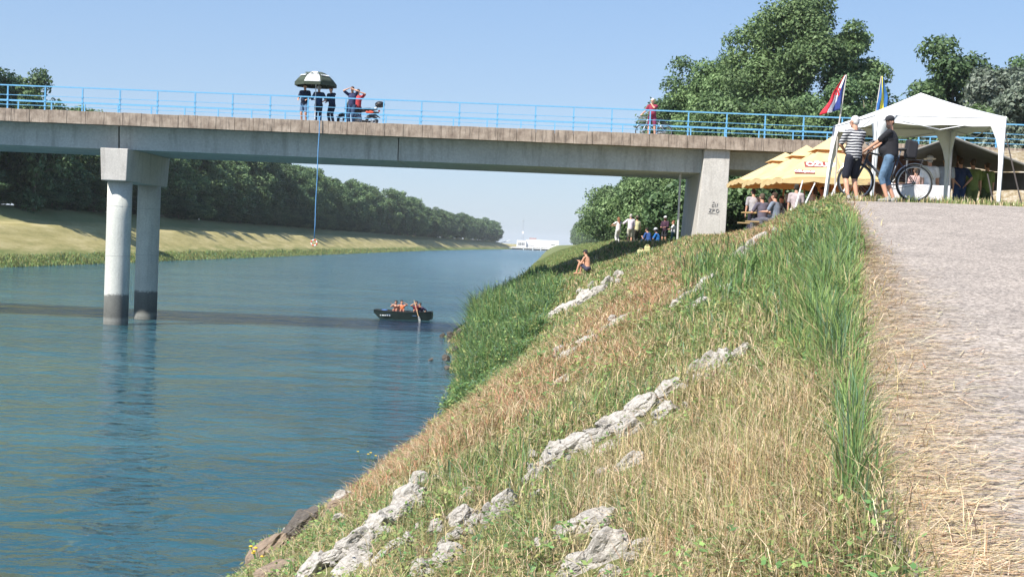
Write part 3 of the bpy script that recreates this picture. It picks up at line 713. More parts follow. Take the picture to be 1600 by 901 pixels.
# ------------------------------------------------------------------ near bank: vegetation
def zone(X, Y, Z):
    px, py = project(X, Y, Z)
    def poly(pts, wd):
        d = np.full(X.shape, 1e9)
        for (ax, ay), (bx, by) in zip(pts[:-1], pts[1:]):
            tx, ty = bx-ax, by-ay; L = tx*tx+ty*ty
            u = np.clip(((px-ax)*tx+(py-ay)*ty)/L, 0, 1)
            d = np.minimum(d, np.hypot(px-ax-u*tx, py-ay-u*ty))
        return np.clip(1-d/wd, 0, 1)
    brown = poly([(540,770),(640,715),(760,655),(850,600),(930,530),(1000,470),(1090,410),(1200,350)], 55)
    brown = np.maximum(brown, .8*poly([(780,640),(900,570),(985,560)], 40))
    tan = np.maximum(poly([(1090,640),(1240,640),(1320,600)], 80), poly([(1000,760),(1150,740),(1300,760),(1250,860),(1000,860)], 120))
    tan = np.maximum(tan, poly([(930,800),(900,900)], 60))
    green = np.maximum(poly([(1330,390),(1300,430),(1265,520),(1310,590)], 70), poly([(1335,650),(1330,720),(1335,800)], 45))
    green = np.maximum(green, .8*poly([(1100,440),(1200,430),(1260,400)], 75))
    return brown, tan, green, px, py
def sample(n, y0, y1, t0=-.02, t1=1.0, powr=0.0):
    m_ = n//9+1; Y = np.repeat(np.exp(RNG.uniform(math.log(y0), math.log(y1), m_)), 9)[:n]; T = np.repeat(RNG.uniform(t0, t1, m_), 9)[:n]
    loose = RNG.random(n) < .45; k_ = loose.sum(); Y[loose] = np.exp(RNG.uniform(math.log(y0), math.log(y1), k_)); T[loose] = RNG.uniform(t0, t1, k_)
    Y = Y+RNG.normal(0, .045, n)*np.clip(Y/12, .6, 3)
    xs_ = shoreR(Y)+.12*np.sin(Y*.9)+.1*np.sin(Y*2.3); X = xs_+T*(topX(Y)-xs_)+RNG.normal(0, .045, n)*np.clip(Y/12, .6, 3)
    return X, Y, Hground(X, Y), T
def vnoise(X, Y, f, s=0):
    return .5+.5*(np.sin(X*f*1.3+s+np.sin(Y*f*.7+s))*np.cos(Y*f+s*2+np.sin(X*f*.9))*.6+np.sin(X*f*2.9+Y*f*1.7+s)*.25+np.sin(Y*f*4.1-X*f*3.3+s)*.15)
def blades(X, Y, Z, h, wd, lean, tint, name, mat, az=None, curve=.5, par=None, pivot=None):
    n = len(X); az = RNG.uniform(0, 2*math.pi, n) if az is None else az
    dx, dy = np.cos(az), np.sin(az); fa = az+math.pi/2+RNG.normal(0, .6, n); wx, wy = np.cos(fa)*wd/2, np.sin(fa)*wd/2
    L = h; up = np.cos(lean)*L; out = np.sin(lean)*L
    mx, my, mz = X+dx*out*.35*(1-curve*.4), Y+dy*out*.35*(1-curve*.4), Z+up*.58
    tx, ty, tz = X+dx*out, Y+dy*out, Z+up*(1-.12*curve)
    b_ = Z-.03
    v = np.stack([np.stack([X-wx, Y-wy, b_], -1), np.stack([X+wx, Y+wy, b_], -1),
                  np.stack([mx+wx*.8, my+wy*.8, mz], -1), np.stack([mx-wx*.8, my-wy*.8, mz], -1), 
                  np.stack([tx+wx*.15, ty+wy*.15, tz], -1), np.stack([tx-wx*.15, ty-wy*.15, tz], -1)], 1).reshape(-1, 3)
    k = np.arange(n)[:, None]*6
    q = np.concatenate([k+np.array([[0, 1, 2, 3]]), k+np.array([[3, 2, 4, 5]])], 1).reshape(-1, 4)
    return link(name, np_mesh(name, v, q, False, np.repeat(tint, 6, 0)), mat)
m, t, p = newmat('grass_blades')
at_ = nodes(t, 'ShaderNodeAttribute', attribute_name='tint'); t.links.new(at_.outputs['Color'], p.inputs['Base Color'])
p.inputs['Roughness'].default_value = .6; p.inputs['Specular IOR Level'].default_value = .25
tr = nodes(t, 'ShaderNodeBsdfTranslucent'); t.links.new(at_.outputs['Color'], tr.inputs[0])
mx = nodes(t, 'ShaderNodeMixShader'); mx.inputs[0].default_value = .3
t.links.new(p.outputs[0], mx.inputs[1]); t.links.new(tr.outputs[0], mx.inputs[2]); t.links.new(mx.outputs[0], t.nodes['Material Output'].inputs[0])
GRASS = m
PAL = {k: np.array(v) for k, v in dict(green=(.22,.31,.10), deep=(.13,.24,.08), yellow=(.33,.33,.13), olive=(.23,.23,.09), tan=(.55,.43,.24), straw=(.72,.58,.38), brown=(.42,.25,.14), red=(.50,.27,.16), dark=(.12,.08,.045), blue=(.15,.24,.14)).items()}
def pick(keys, wts, n):
    w_ = np.array(wts, float).reshape(len(keys), -1)
    if w_.shape[1] == 1: w_ = np.repeat(w_, n, 1)
    w_ = w_/w_.sum(0); c = np.cumsum(w_, 0); r = RNG.random(n); idx = (r[None, :] > c).sum(0).clip(0, len(keys)-1)
    P = np.stack([PAL[k] for k in keys]); col = P[idx]
    return np.clip(col*RNG.uniform(.7, 1.3, (n, 1))*RNG.normal(1, .05, (n, 3)), 0, 1)
# mask of bare rock slabs is applied by the rock objects themselves, grass simply grows round them
def clear(X, Y, f=1.0):
    k = np.ones(X.shape, bool)
    for cx_, cy_, hw_, hh_ in CLEAR:
        r = hw_*.72*f
        k &= ~(((X-cx_)/r)**2+((Y-cy_+hh_*1.2)/(r*.9+hh_*1.6))**2 < 1)
    return k
def lod(Y): return np.clip(Y/14, .55, 4.5)
N = 230000
X, Y, Z, T = sample(N, 4.2, 95)
br, tn, gr, px, py = zone(X, Y, Z)
vn = vnoise(X, Y, 1.6); vn2 = vnoise(X, Y, .55, 3)
# tall green blades
lush = np.clip(1.3*(vn2-.45), 0, 1)
gp = np.clip(.16+.75*gr+.35*lush+.22*(vn > .62)-.5*br-.25*tn, .02, 1)
k = (RNG.random(N) < gp) & clear(X, Y, 1.1); n = k.sum()
gl = (.09+.30*gr[k]+.13*RNG.random(n))*(.7+.6*vn[k])
gl *= np.where(Y[k] > 30, 1.25, 1)
tint = pick(['green','deep','yellow','blue','tan'], [.4+gr[k], .25+.3*gr[k], .35-.2*gr[k], .15+.2*gr[k], .12*np.ones(n)], n)
g1 = blades(X[k], Y[k], Z[k], gl, .0135*lod(Y[k])*RNG.uniform(.5, 1.5, n), RNG.uniform(.02, .95, n), tint, 'green_grass', GRASS); tag(g1, 'fresh green grass blades on the near bank and along the path edge', 'grass', kind='stuff')
# dry upright stalks
N2 = 230000
X, Y, Z, T = sample(N2, 4.2, 95); br, tn, gr, px, py = zone(X, Y, Z); vn = vnoise(X, Y, 1.1, 5)
pr = np.clip(.30+.75*tn+.25*(vn > .55)+.15*br-.55*gr, .05, 1)
k = (RNG.random(N2) < pr) & clear(X, Y); n = k.sum()
tint = pick(['tan','straw','olive','yellow','brown','green'], [.5+tn[k]*.5, .25+.25*tn[k], .35*np.ones(n), .35*np.ones(n), .1+.5*br[k], .32*np.ones(n)], n)
g2 = blades(X[k], Y[k], Z[k], RNG.uniform(.06, .24, n)*(1+.3*tn[k]), .0075*lod(Y[k])*RNG.uniform(.6, 1.4, n), np.abs(RNG.normal(.1, .7, n)), tint, 'dry_grass', GRASS); tag(g2, 'tan dry grass stalks mixed through the near bank', 'dry grass', kind='stuff')
# matted dead stems lying on the ground
N3 = 260000
X, Y, Z, T = sample(N3, 4.2, 90, -.02, 1.06); br, tn, gr, px, py = zone(X, Y, Z)
pr = np.clip(.24+1.3*br+.75*tn-.35*gr, .05, 1)
k = (RNG.random(N3) < pr) & clear(X, Y, .8); n = k.sum()
tint = pick(['red','brown','straw','tan','dark'], [.02+1.0*br[k], .1+.6*br[k], .55*np.ones(n), .55*np.ones(n), .12*np.ones(n)], n)
g3 = blades(X[k], Y[k], Z[k]+.03+.05*RNG.random(n), RNG.uniform(.10, .34, n), .0085*lod(Y[k])*.9, RNG.uniform(1.0, 1.75, n), tint, 'dead_stems', GRASS); tag(g3, 'matted reddish and straw coloured dead stems lying on the near bank', 'dead grass', kind='stuff')
# low broad leaved weeds: little rosettes of rhombic leaves
N4 = 34000
X, Y, Z, T = sample(N4, 4.2, 90); br, tn, gr, px, py = zone(X, Y, Z); vn = vnoise(X, Y, .9, 9)
low = np.clip((.55-T)*2, 0, 1)
k = RNG.random(N4) < np.clip(.25+.5*(vn > .5)+.3*low-.6*br-.35*tn, .03, 1); k &= clear(X, Y, .8); n = k.sum(); X, Y, Z = X[k], Y[k], Z[k]
LV = 7
cx = np.repeat(X, LV)+RNG.normal(0, .05, n*LV); cy = np.repeat(Y, LV)+RNG.normal(0, .05, n*LV); cz = np.repeat(Z, LV)+RNG.uniform(.02, .17, n*LV)
az = RNG.uniform(0, 6.28, n*LV); s = RNG.uniform(.014, .034, n*LV)*np.repeat(np.clip(Y/14, .7, 1.8), LV); tl = RNG.uniform(-.2, .7, n*LV)
a = np.stack([np.cos(az)*np.cos(tl), np.sin(az)*np.cos(tl), np.sin(tl)], -1)*s[:, None]; bb = np.stack([-np.sin(az), np.cos(az), RNG.normal(0, .3, n*LV)], -1)*s[:, None]*.55
c = np.stack([cx, cy, cz], -1); v = np.stack([c-a, c-bb, c+a*1.1, c+bb], 1).reshape(-1, 3)
tint = np.repeat(pick(['green','yellow','deep','olive'], [.5, .35, .2, .2], n), LV, 0)*RNG.uniform(.75, 1.25, (n*LV, 1))
g4 = link('leafy_weeds', np_mesh('leafy_weeds', v, np.arange(n*LV*4).reshape(-1, 4), False, np.repeat(tint, 4, 0)), GRASS); tag(g4, 'low broad leaved green weeds covering the near bank', 'weeds', kind='stuff')
# tall herbs hanging over the water between the rocks and the bridge
N5 = 46000
Y = np.concatenate([RNG.uniform(33, 62, int(N5*.6)), RNG.uniform(62, 120, N5-int(N5*.6))]); U = RNG.random(N5)
xs_ = shoreR(Y); wmax = ip(Y, [33, 40, 55, 65, 120], [.5, 2.4, 3.6, 3.6, 2.0]); X = xs_+ip(Y, [33, 45, 55, 66, 75, 120], [.0, .1, .8, .9, .3, .1])+U*wmax; Z = np.maximum(H(X, Y), 0)
clump = vnoise(X, Y, 1.3, 2)
hh = ip(Y, [33, 40, 50, 62, 70, 120], [.5, 1.25, 1.7, 1.6, 1.3, 1.0])*(.45+.75*clump)*np.clip(1.25-.75*U, .35, 1.1)*RNG.uniform(.55, 1.1, N5)
tint = pick(['deep','green','blue','yellow'], [.55, .5, .35, .2], N5)*.95
g5 = blades(X, Y, Z, hh, RNG.uniform(.02, .045, N5)*(Y/45), RNG.uniform(.05, .75, N5), tint, 'riverside_herbs', GRASS); tag(g5, 'dense tall green herbs hanging over the water on the near shore', 'reeds', kind='stuff')
# leaves on these herbs
n = 42000; ii = RNG.integers(0, N5, n); q = RNG.uniform(.3, 1.0, n)
c = np.stack([X[ii]+RNG.normal(0, .15, n), Y[ii]+RNG.normal(0, .15, n), Z[ii]+hh[ii]*q*.9], -1)
az = RNG.uniform(0, 6.28, n); s = RNG.uniform(.04, .085, n); tl = RNG.uniform(-.7, .6, n)
a = np.stack([np.cos(az)*np.cos(tl), np.sin(az)*np.cos(tl), np.sin(tl)], -1)*s[:, None]; bb = np.stack([-np.sin(az), np.cos(az), RNG.normal(0, .3, n)], -1)*s[:, None]*.4
v = np.stack([c-a, c-bb, c+a, c+bb], 1).reshape(-1, 3)
tint = pick(['deep','green','blue','yellow'], [.5, .5, .3, .2], n)
g5b = link('herb_leaves', np_mesh('herb_leaves', v, np.arange(n*4).reshape(-1, 4), False, np.repeat(tint, 4, 0)), GRASS); tag(g5b, 'narrow green leaves of the tall herbs on the near shore', 'reeds', kind='stuff')
# grass on the bank top beyond the crest, around the tent and beyond the bridge
n = 60000
Y = np.concatenate([RNG.uniform(26.6, 62, n//2), np.exp(RNG.uniform(math.log(62), math.log(260), n-n//2))]); X = topX(Y)+RNG.uniform(-.6, 6, n); k = (Y > 27.05) | (X < topX(Y)+.05)
k &= ~((Y > 59) & (Y < 69) & (X > 6.2) & (X < 8.3)); X, Y = X[k], Y[k]; n = len(X); Z = Hground(X, Y)
tint = pick(['green','yellow','tan','olive','straw'], [.4, .45, .3, .3, .15], n)
g6 = blades(X, Y, Z, RNG.uniform(.05, .2, n)*np.where(Y < 28.5, .8, 1.2), .012*lod(Y), RNG.uniform(.05, .6, n), tint, 'verge_grass', GRASS); tag(g6, 'short mixed grass on top of the near bank beyond the path crest', 'grass', kind='stuff')
n = 52000                                       # slope beyond the bridge
Y = np.exp(RNG.uniform(math.log(70), math.log(330), n)); T = RNG.uniform(0, 1, n); X = shoreR(Y)+T*(topX(Y)-shoreR(Y)); Z = H(X, Y)
tint = pick(['green','yellow','olive','deep'], [.45, .5, .35, .2], n)
g7 = blades(X, Y, Z, RNG.uniform(.12, .34, n), .03*Y/60, RNG.uniform(.05, .6, n), tint, 'slope_grass', GRASS); tag(g7, 'even green grass on the bank slope beyond the bridge', 'grass', kind='stuff')
# green fringe along the water of the far left bank
n = 26000
Y = np.exp(RNG.uniform(math.log(120), math.log(600), n)); cl_ = vnoise(np.zeros(n), Y, .35, 1)
X = shoreL(Y)-RNG.uniform(-.2, 2.2, n); Z = np.maximum(H(X, Y), 0)
tint = pick(['yellow','green','blue','olive'], [.4, .5, .2, .4], n)
g8 = blades(X, Y, Z, RNG.uniform(.12, .5, n)*(.3+cl_), .09*Y/150, RNG.uniform(.05, .8, n), tint, 'waterside_fringe', GRASS); tag(g8, 'green fringe of waterside plants along the far left bank', 'reeds', kind='stuff')
# ragged green edge creeping onto the path
n = 5200
Y = np.exp(RNG.uniform(math.log(4.3), math.log(26), n)); pk_ = vnoise(np.zeros(n), Y, 1.7, 4); X = topX(Y)+np.abs(RNG.normal(0, .16, n))*(.25+1.1*pk_)*ip(Y, [4, 5.2, 6.5, 26], [1.7, 1.5, 1, .8]); Z = Hground(X, Y)+.02
tint = pick(['green','yellow','tan','olive','straw','deep'], [.4, .4, .35, .3, .3, .15], n)
g10 = blades(X, Y, Z, RNG.uniform(.04, .14, n), .008*lod(Y), RNG.uniform(.2, 1.3, n), tint, 'edge_grass', GRASS); tag(g10, 'short ragged grass creeping over the left edge of the path', 'grass', kind='stuff')
# straw blown onto the path
n = 9500
Y = np.exp(RNG.uniform(math.log(4.3), math.log(26), n)); e_ = ip(Y, [4, 6, 9, 13, 18, 26], [.45, .7, .8, .55, .2, .1])
off = np.abs(RNG.normal(0, .5, n))*e_; X = topX(Y)+.02+off; az = RNG.normal(0.0, .5, n)
L = RNG.uniform(.04, .17, n)*RNG.choice([.6,1,1.6], n); X2 = X+np.cos(az)*L; Y2 = Y+np.sin(az)*L
def pathz(X, Y): 
    X0 = topX(Y)+.02; u = np.clip((X-X0)/PW, 0, 1); return H(X, Y)+.004+.035*np.sin(u*math.pi)
za = pathz(X, Y)+.012+.012*RNG.random(n); zb = pathz(X2, Y2)+.012+.012*RNG.random(n)
wn = .0042*np.clip(Y/9, .7, 2.2); nx_, ny_ = -np.sin(az)*wn, np.cos(az)*wn
v = np.stack([np.stack([X-nx_, Y-ny_, za], -1), np.stack([X+nx_, Y+ny_, za], -1), np.stack([X2+nx_*.6, Y2+ny_*.6, zb], -1), np.stack([X2-nx_*.6, Y2-ny_*.6, zb], -1)], 1).reshape(-1, 3)
tint = pick(['straw','tan','brown'], [.75, .25, .06], n)*1.12
g9 = link('loose_straw', np_mesh('loose_straw', v, np.arange(n*4).reshape(-1, 4), False, np.repeat(tint, 4, 0)), GRASS); tag(g9, 'loose dry straw scattered over the left edge of the path', 'straw', kind='stuff')

# yellow flowers
def flowers(px, py, n, label):
    g_ = ground(px, py); o = empty('yellow_flower_plant', (g_.x, g_.y, g_.z), 0, label, 'flower plant'); r = random.Random(px)
    YF = M((.85,.55,.03), .6); ST_ = M((.1,.18,.05), .7)
    for k in range(n):
        x, y_, h_ = r.uniform(-.22, .22), r.uniform(-.2, .2), r.uniform(.12, .26)
        mb = MB(); mb.tube([(x*.5, y_*.5, -.05), (x, y_, h_)], .005, 5); st = mb.build('stem', ST_, o)
        mb = MB()
        for j in range(6):
            q = j*math.pi/3; mb.ell((x+math.cos(q)*.014, y_+math.sin(q)*.014, h_), (.012, .012, .008), 6, 4)
        mb.ell((x, y_, h_+.005), (.01, .01, .008), 6, 4); mb.build('blossom', YF, o)
flowers(420, 886, 6, 'small plant with bright yellow flowers beside the brown boulder at the water')
flowers(572, 722, 4, 'small plant with yellow tips at the shore above the brown rocks')

# ------------------------------------------------------------------ people
def ik(a, b, l1, l2, pole):
    a = Vector(a); b = Vector(b); d = b-a; L = d.length
    if L > (l1+l2)*.998: b = a+d.normalized()*(l1+l2)*.998; d = b-a; L = d.length
    x = (l1*l1-l2*l2+L*L)/(2*L); h_ = math.sqrt(max(l1*l1-x*x, 0)); n = d.normalized()
    p_ = Vector(pole); p_ = (p_-n*p_.dot(n)); p_ = p_.normalized() if p_.length > 1e-4 else Vector((0,1,0))
    return a+n*x+p_*h_, b
EYE = M((.03,.025,.02), .3); MOUTH = M((.38,.13,.1), .6)
def remesh(o, vox, it=4, f=.5):
    r = o.modifiers.new('join', 'REMESH'); r.mode = 'VOXEL'; r.voxel_size = vox; r.use_smooth_shade = True
    s = o.modifiers.new('soften', 'SMOOTH'); s.factor = f; s.iterations = it; return o
def person(label, loc, face, cat='person', group=None, H_=1.75, pel=None, lean=(0,0), feet=None, hands=None, elbow=None, knee=(0,1,0), head=(0,0),
           shirt=(.1,.1,.12), sleeve=.75, pants=(.05,.05,.07), leg=.5, shoes=(.15,.14,.13), hair=(.08,.05,.03), hstyle='short', cap=None, hat=None,
           skin=SKIN, vox=.013, shirt_mat=None, pants_mat=None, belly=0, fine=False, beard=None, vest=None, curl=.5, dress=None):
    """face = heading in radians, 0 looks along +Y; feet and hands in the person's own frame: x right, y forward"""
    s = H_/1.75
    o = empty('person', loc, face, label, cat, group); o.scale = (s, s, s)
    pel = Vector(pel or (0,0,.93)); fx, fy = lean
    up = Vector((fx, fy, 1)).normalized(); side = Vector((1,0,0)); side = (side-up*side.dot(up)).normalized(); fw = up.cross(side)
    chest = pel+up*.34; neck = pel+up*.525; sh = [neck-up*.055+side*(.185*k) for k in (-1, 1)]
    hy, hp = head; hf = (Matrix.Rotation(hy, 3, up) @ fw); hup = (up*.6+Vector((0,0,.4))).normalized(); hf = (hf+hup*math.tan(hp)).normalized(); hs = hf.cross(hup).normalized(); hup = hs.cross(hf)
    hc = neck+hup*.175+hf*.025; HR = Matrix((hs, hf, hup)).transposed()
    def hl(x, y, z): return hc+hs*x+hf*y+hup*z
    feet = feet or [(-.10, 0, 0), (.10, .04, 0)]; hands = hands or [(-.27, .08, .74), (.27, .08, .74)]
    hips = [pel+Vector((-.09, 0, -.03)), pel+Vector((.09, 0, -.03))]
    el = elbow or [(-.5, -1, -.2), (.5, -1, -.2)]
    A = [ik(sh[i], hands[i], .285, .255, el[i]) for i in (0, 1)]
    kn = knee if isinstance(knee, list) else [knee, knee]
    L_ = [ik(hips[i], Vector(feet[i])+Vector((0, -.03, .09)), .43, .42, kn[i]) for i in (0, 1)]
    # body: one continuous skin surface
    mb = MB()
    mb.ell(pel+Vector((0,0,.02)), (.155, .115, .13)); mb.capsule(pel+up*.06, chest, .125, .14, 14)
    mb.ell(chest+up*.04, (.17, .115, .16), rot=Matrix((side, fw, up)).transposed())
    mb.capsule(sh[0]+side*.03, sh[1]-side*.03, .062, .062); mb.capsule(neck-up*.05, neck+hup*.08, .062, .056)
    mb.ell(hc+hup*.02-hf*.01, (.074, .092, .098), rot=HR); mb.ell(hl(0, .022, -.045), (.055, .066, .07), rot=HR)
    mb.ell(hl(0, .055, -.095), (.028, .026, .022), rot=HR); mb.capsule(hl(0, .08, .022), hl(0, .105, -.022), .011, .016, 8)
    for k in (-1, 1): mb.ell(hl(.078*k, -.008, -.005), (.012, .022, .032), 8, 6, rot=HR)
    for i in (0, 1):
        e, w_ = A[i]; mb.capsule(sh[i], e, .052, .041); mb.capsule(e, w_, .041, .027)
        d = (w_-e).normalized(); pn = d.cross(Vector((0,0,1))); pn = pn.normalized() if pn.length > .1 else Vector((1,0,0)); dn = pn.cross(d).normalized()
        if abs(d.z) > .75: pn = Vector(fw); pn = (pn-d*pn.dot(d)).normalized(); dn = pn.cross(d).normalized(); 
        inn = 1 if i == 0 else -1
        q = w_+d*.085
        for f_ in range(4): mb.capsule(w_+d*.01+pn*(f_-1.5)*.008, q+pn*(f_-1.5)*.02, .017, .0125, 8)
        for f_ in range(4):
            ln = (.034, .040, .038, .028)[f_]; b0 = q+pn*(f_-1.5)*.021; c_ = curl
            b1 = b0+d*ln-dn*ln*.25*c_; b2 = b1+d*ln*(1-.7*c_)-dn*ln*.9*c_; mb.capsule(b0, b1, .0095, .009, 8, 2); mb.capsule(b1, b2, .009, .0075, 8, 2)
        th = w_+d*.03+pn*.02*inn; mb.capsule(th, th+d*.03+pn*.035*inn, .012, .010, 8, 2); mb.capsule(th+d*.03+pn*.035*inn, th+d*.06+pn*.032*inn-dn*.012, .010, .008, 8, 2)
        k_, a_ = L_[i]; mb.capsule(hips[i], k_, .082, .054); mb.capsule(k_, k_.lerp(a_, .35), .053, .056); mb.capsule(k_.lerp(a_, .35), a_, .054, .036)
        mb.capsule(a_+Vector((0,-.02,-.035)), a_+Vector((0,.14,-.055)), .036, .026)
    body = mb.build('body', skin, o, True); remesh(body, vox)
    # clothes follow the same joints
    cm = shirt_mat or (cloth(shirt) if shirt else None)
    if shirt or shirt_mat:
        mb = MB(); mb.capsule(pel+up*.03, chest, .152+belly*.25, .162, 16); mb.ell(pel+up*.02, (.172, .13, .12)); mb.ell(chest+up*.03, (.188, .138, .175), rot=Matrix((side, fw, up)).transposed())
        if belly: mb.ell(pel+up*.14+fw*.06, (.165, .12+belly, .16))
        mb.capsule(sh[0]+side*.02, sh[1]-side*.02, .078, .078)
        for i in (0, 1):
            e, w_ = A[i]
            if sleeve > 0: mb.capsule(sh[i], sh[i].lerp(e, min(sleeve, 1)), .071, .063)
            if sleeve > 1: mb.capsule(e, e.lerp(w_, sleeve-1), .055, .044)
        remesh(mb.build('shirt', cm, o, True), max(vox, .012), 3)
    pm_ = pants_mat or (cloth(pants) if pants else None)
    if pm_:
        mb = MB(); mb.ell(pel+Vector((0,0,.0)), (.176, .138, .13))
        for i in (0, 1):
            k_, a_ = L_[i]; t_ = leg/.5
            mb.capsule(hips[i], hips[i].lerp(k_, min(t_*.96, 1)), .103, .086 if t_ < 1.2 else .073)
            if leg > .5: mb.capsule(k_, k_.lerp(a_, (leg-.5)/.5), .073, .062)
        remesh(mb.build('trousers' if leg > .8 else 'shorts', pm_, o, True), max(vox, .012), 3)
    if dress:
        mb = MB(); mb.tube([pel+Vector((0,0,.1)), pel+Vector((0,0,-.1)), pel+Vector((0,0,-.42))], [.15, .2, .27], 18); remesh(mb.build('skirt', cloth(dress), o, True), .015, 2)
    for i in (0, 1):
        k_, a_ = L_[i]
        if shoes:
            mb = MB(); mb.capsule(a_+Vector((0,-.035,-.045)), a_+Vector((0,.15,-.058)), .048, .036); mb.ell(a_+Vector((0,-.01,-.01)), (.045,.055,.045)); remesh(mb.build('shoe', cloth(shoes), o, True), .012, 2)
    hm = cloth(hair) if hair else None
    if hm and hstyle != 'bald':
        mb = MB(); mb.ell(hl(0, -.022, .042), (.084, .098, .09), rot=HR); mb.ell(hl(0, -.05, -.005), (.076, .062, .075), rot=HR)
        if hstyle == 'long': mb.capsule(hl(0, -.075, .02), neck-up*.12-fw*.10, .075, .06); mb.capsule(hl(-.05, -.05, .0), neck-up*.05-side*.07-fw*.03, .04, .03); mb.capsule(hl(.05, -.05, .0), neck-up*.05+side*.07-fw*.03, .04, .03)
        if hstyle == 'pony': mb.capsule(hl(0, -.10, .06), hl(0, -.15, -.1), .035, .02)
        remesh(mb.build('hair', hm, o, True), .011, 2)
    if cap is not None:
        c0 = o; mb = MB(); mb.ell(hl(0, -.012, .062), (.093, .108, .075), 18, 10, rot=HR); remesh(mb.build('cap', cloth(cap), o, True), .011, 2)
        mb = MB(); mb.ell(hl(0, .125, .04), (.07, .075, .012), 16, 6, rot=HR); mb.build('visor', cloth(cap), o, True)
    if hat is not None:
        mb = MB(); mb.ell(hl(0, -.012, .075), (.094, .106, .085), 18, 10, rot=HR); mb.ell(hl(0, 0, .045), (.17, .18, .012), 20, 6, rot=HR); mb.build('hat', cloth(hat), o, True)
    if beard: 
        mb = MB(); mb.ell(hl(0, .045, -.085), (.05, .05, .045), rot=HR); remesh(mb.build('beard', cloth(beard), o, True), .011, 2)
    if fine:
        for k in (-1, 1):
            mb = MB(); mb.ell(hl(.032*k, .082, .012), (.013, .008, .007), 8, 6, rot=HR); mb.build('eye', EYE, o, True)
        mb = MB(); mb.ell(hl(0, .088, -.05), (.024, .008, .006), 10, 6, rot=HR); mb.build('mouth', MOUTH, o, True)
    if vest:
        mb = MB(); mb.capsule(pel+up*.12, chest, .172, .182, 16); mb.ell(chest+up*.03, (.2, .155, .165), rot=Matrix((side, fw, up)).transposed()); remesh(mb.build('life_vest', cloth(vest), o, True), .014, 2)
    o['_j'] = 0; del o['_j']
    return o
def gp(px, py, z=None, Y=None):
    if Y is not None: a = at(px, py, Y); return (a.x, a.y, a.z if z is None else z)
    a = ground(px, py); return (a.x, a.y, a.z)
PI = math.pi

# the two men by the bicycle on the crest
m, t, p = newmat('striped_jersey'); tc = nodes(t, 'ShaderNodeTexCoord'); sp = nodes(t, 'ShaderNodeSeparateXYZ'); t.links.new(tc.outputs['Object'], sp.inputs[0])
nz = nodes(t, 'ShaderNodeTexNoise', Scale=5); t.links.new(tc.outputs['Object'], nz.inputs['Vector'])
q = mathn(t, 'ADD', mathn(t, 'MULTIPLY', sp.outputs['Z'], 17.5), mathn(t, 'MULTIPLY', nz.outputs['Fac'], .9))
st = mathn(t, 'GREATER_THAN', mathn(t, 'FRACT', q), .42)
t.links.new(mixc(t, st, (.62,.62,.62), (.02,.022,.035)), p.inputs['Base Color']); p.inputs['Roughness'].default_value = .9
STRIPE = m
yA = 27.45; pA = at(1331, 309, yA); zA = Hs(pA.x, yA)
person('grey haired man in black and white striped shirt and dark shorts seen from behind', (pA.x, yA, zA), .35, H_=1.74, feet=[(-.13,-.02,0),(.13,.05,0)],
       hands=[(-.06,.27,1.05),(.05,.30,1.08)], elbow=[(-1,-.1,-.5),(1,-.1,-.5)], head=(.35,-.05), shirt_mat=STRIPE, sleeve=.8, pants=(.02,.022,.035), leg=.47, hair=(.55,.54,.52), shoes=(.3,.28,.26), vox=.011, belly=.03, fine=True)
yB = 27.3; pB = at(1387, 316, yB); zB = Hs(pB.x, yB)
denim = plain('denim', (.10,.17,.26), .9, var=.4, scale=9, bump=.5)
person('man in dark cap and black T-shirt with denim shorts holding the bicycle handlebar', (pB.x, yB, zB), 1.15, H_=1.76, feet=[(-.11,.03,0),(.12,-.06,0)], lean=(0,.03),
       hands=[(-.10,.50,1.02),(.30,.50,1.02)], elbow=[(-.5,-.3,-1),(.5,-.3,-1)], head=(1.15,-.1), shirt=(.018,.018,.022), sleeve=.75, pants_mat=denim, leg=.64, hair=(.06,.045,.035), cap=(.03,.03,.035), shoes=(.28,.27,.25), vox=.011, belly=.06, fine=True, beard=(.3,.2,.15), curl=.9)

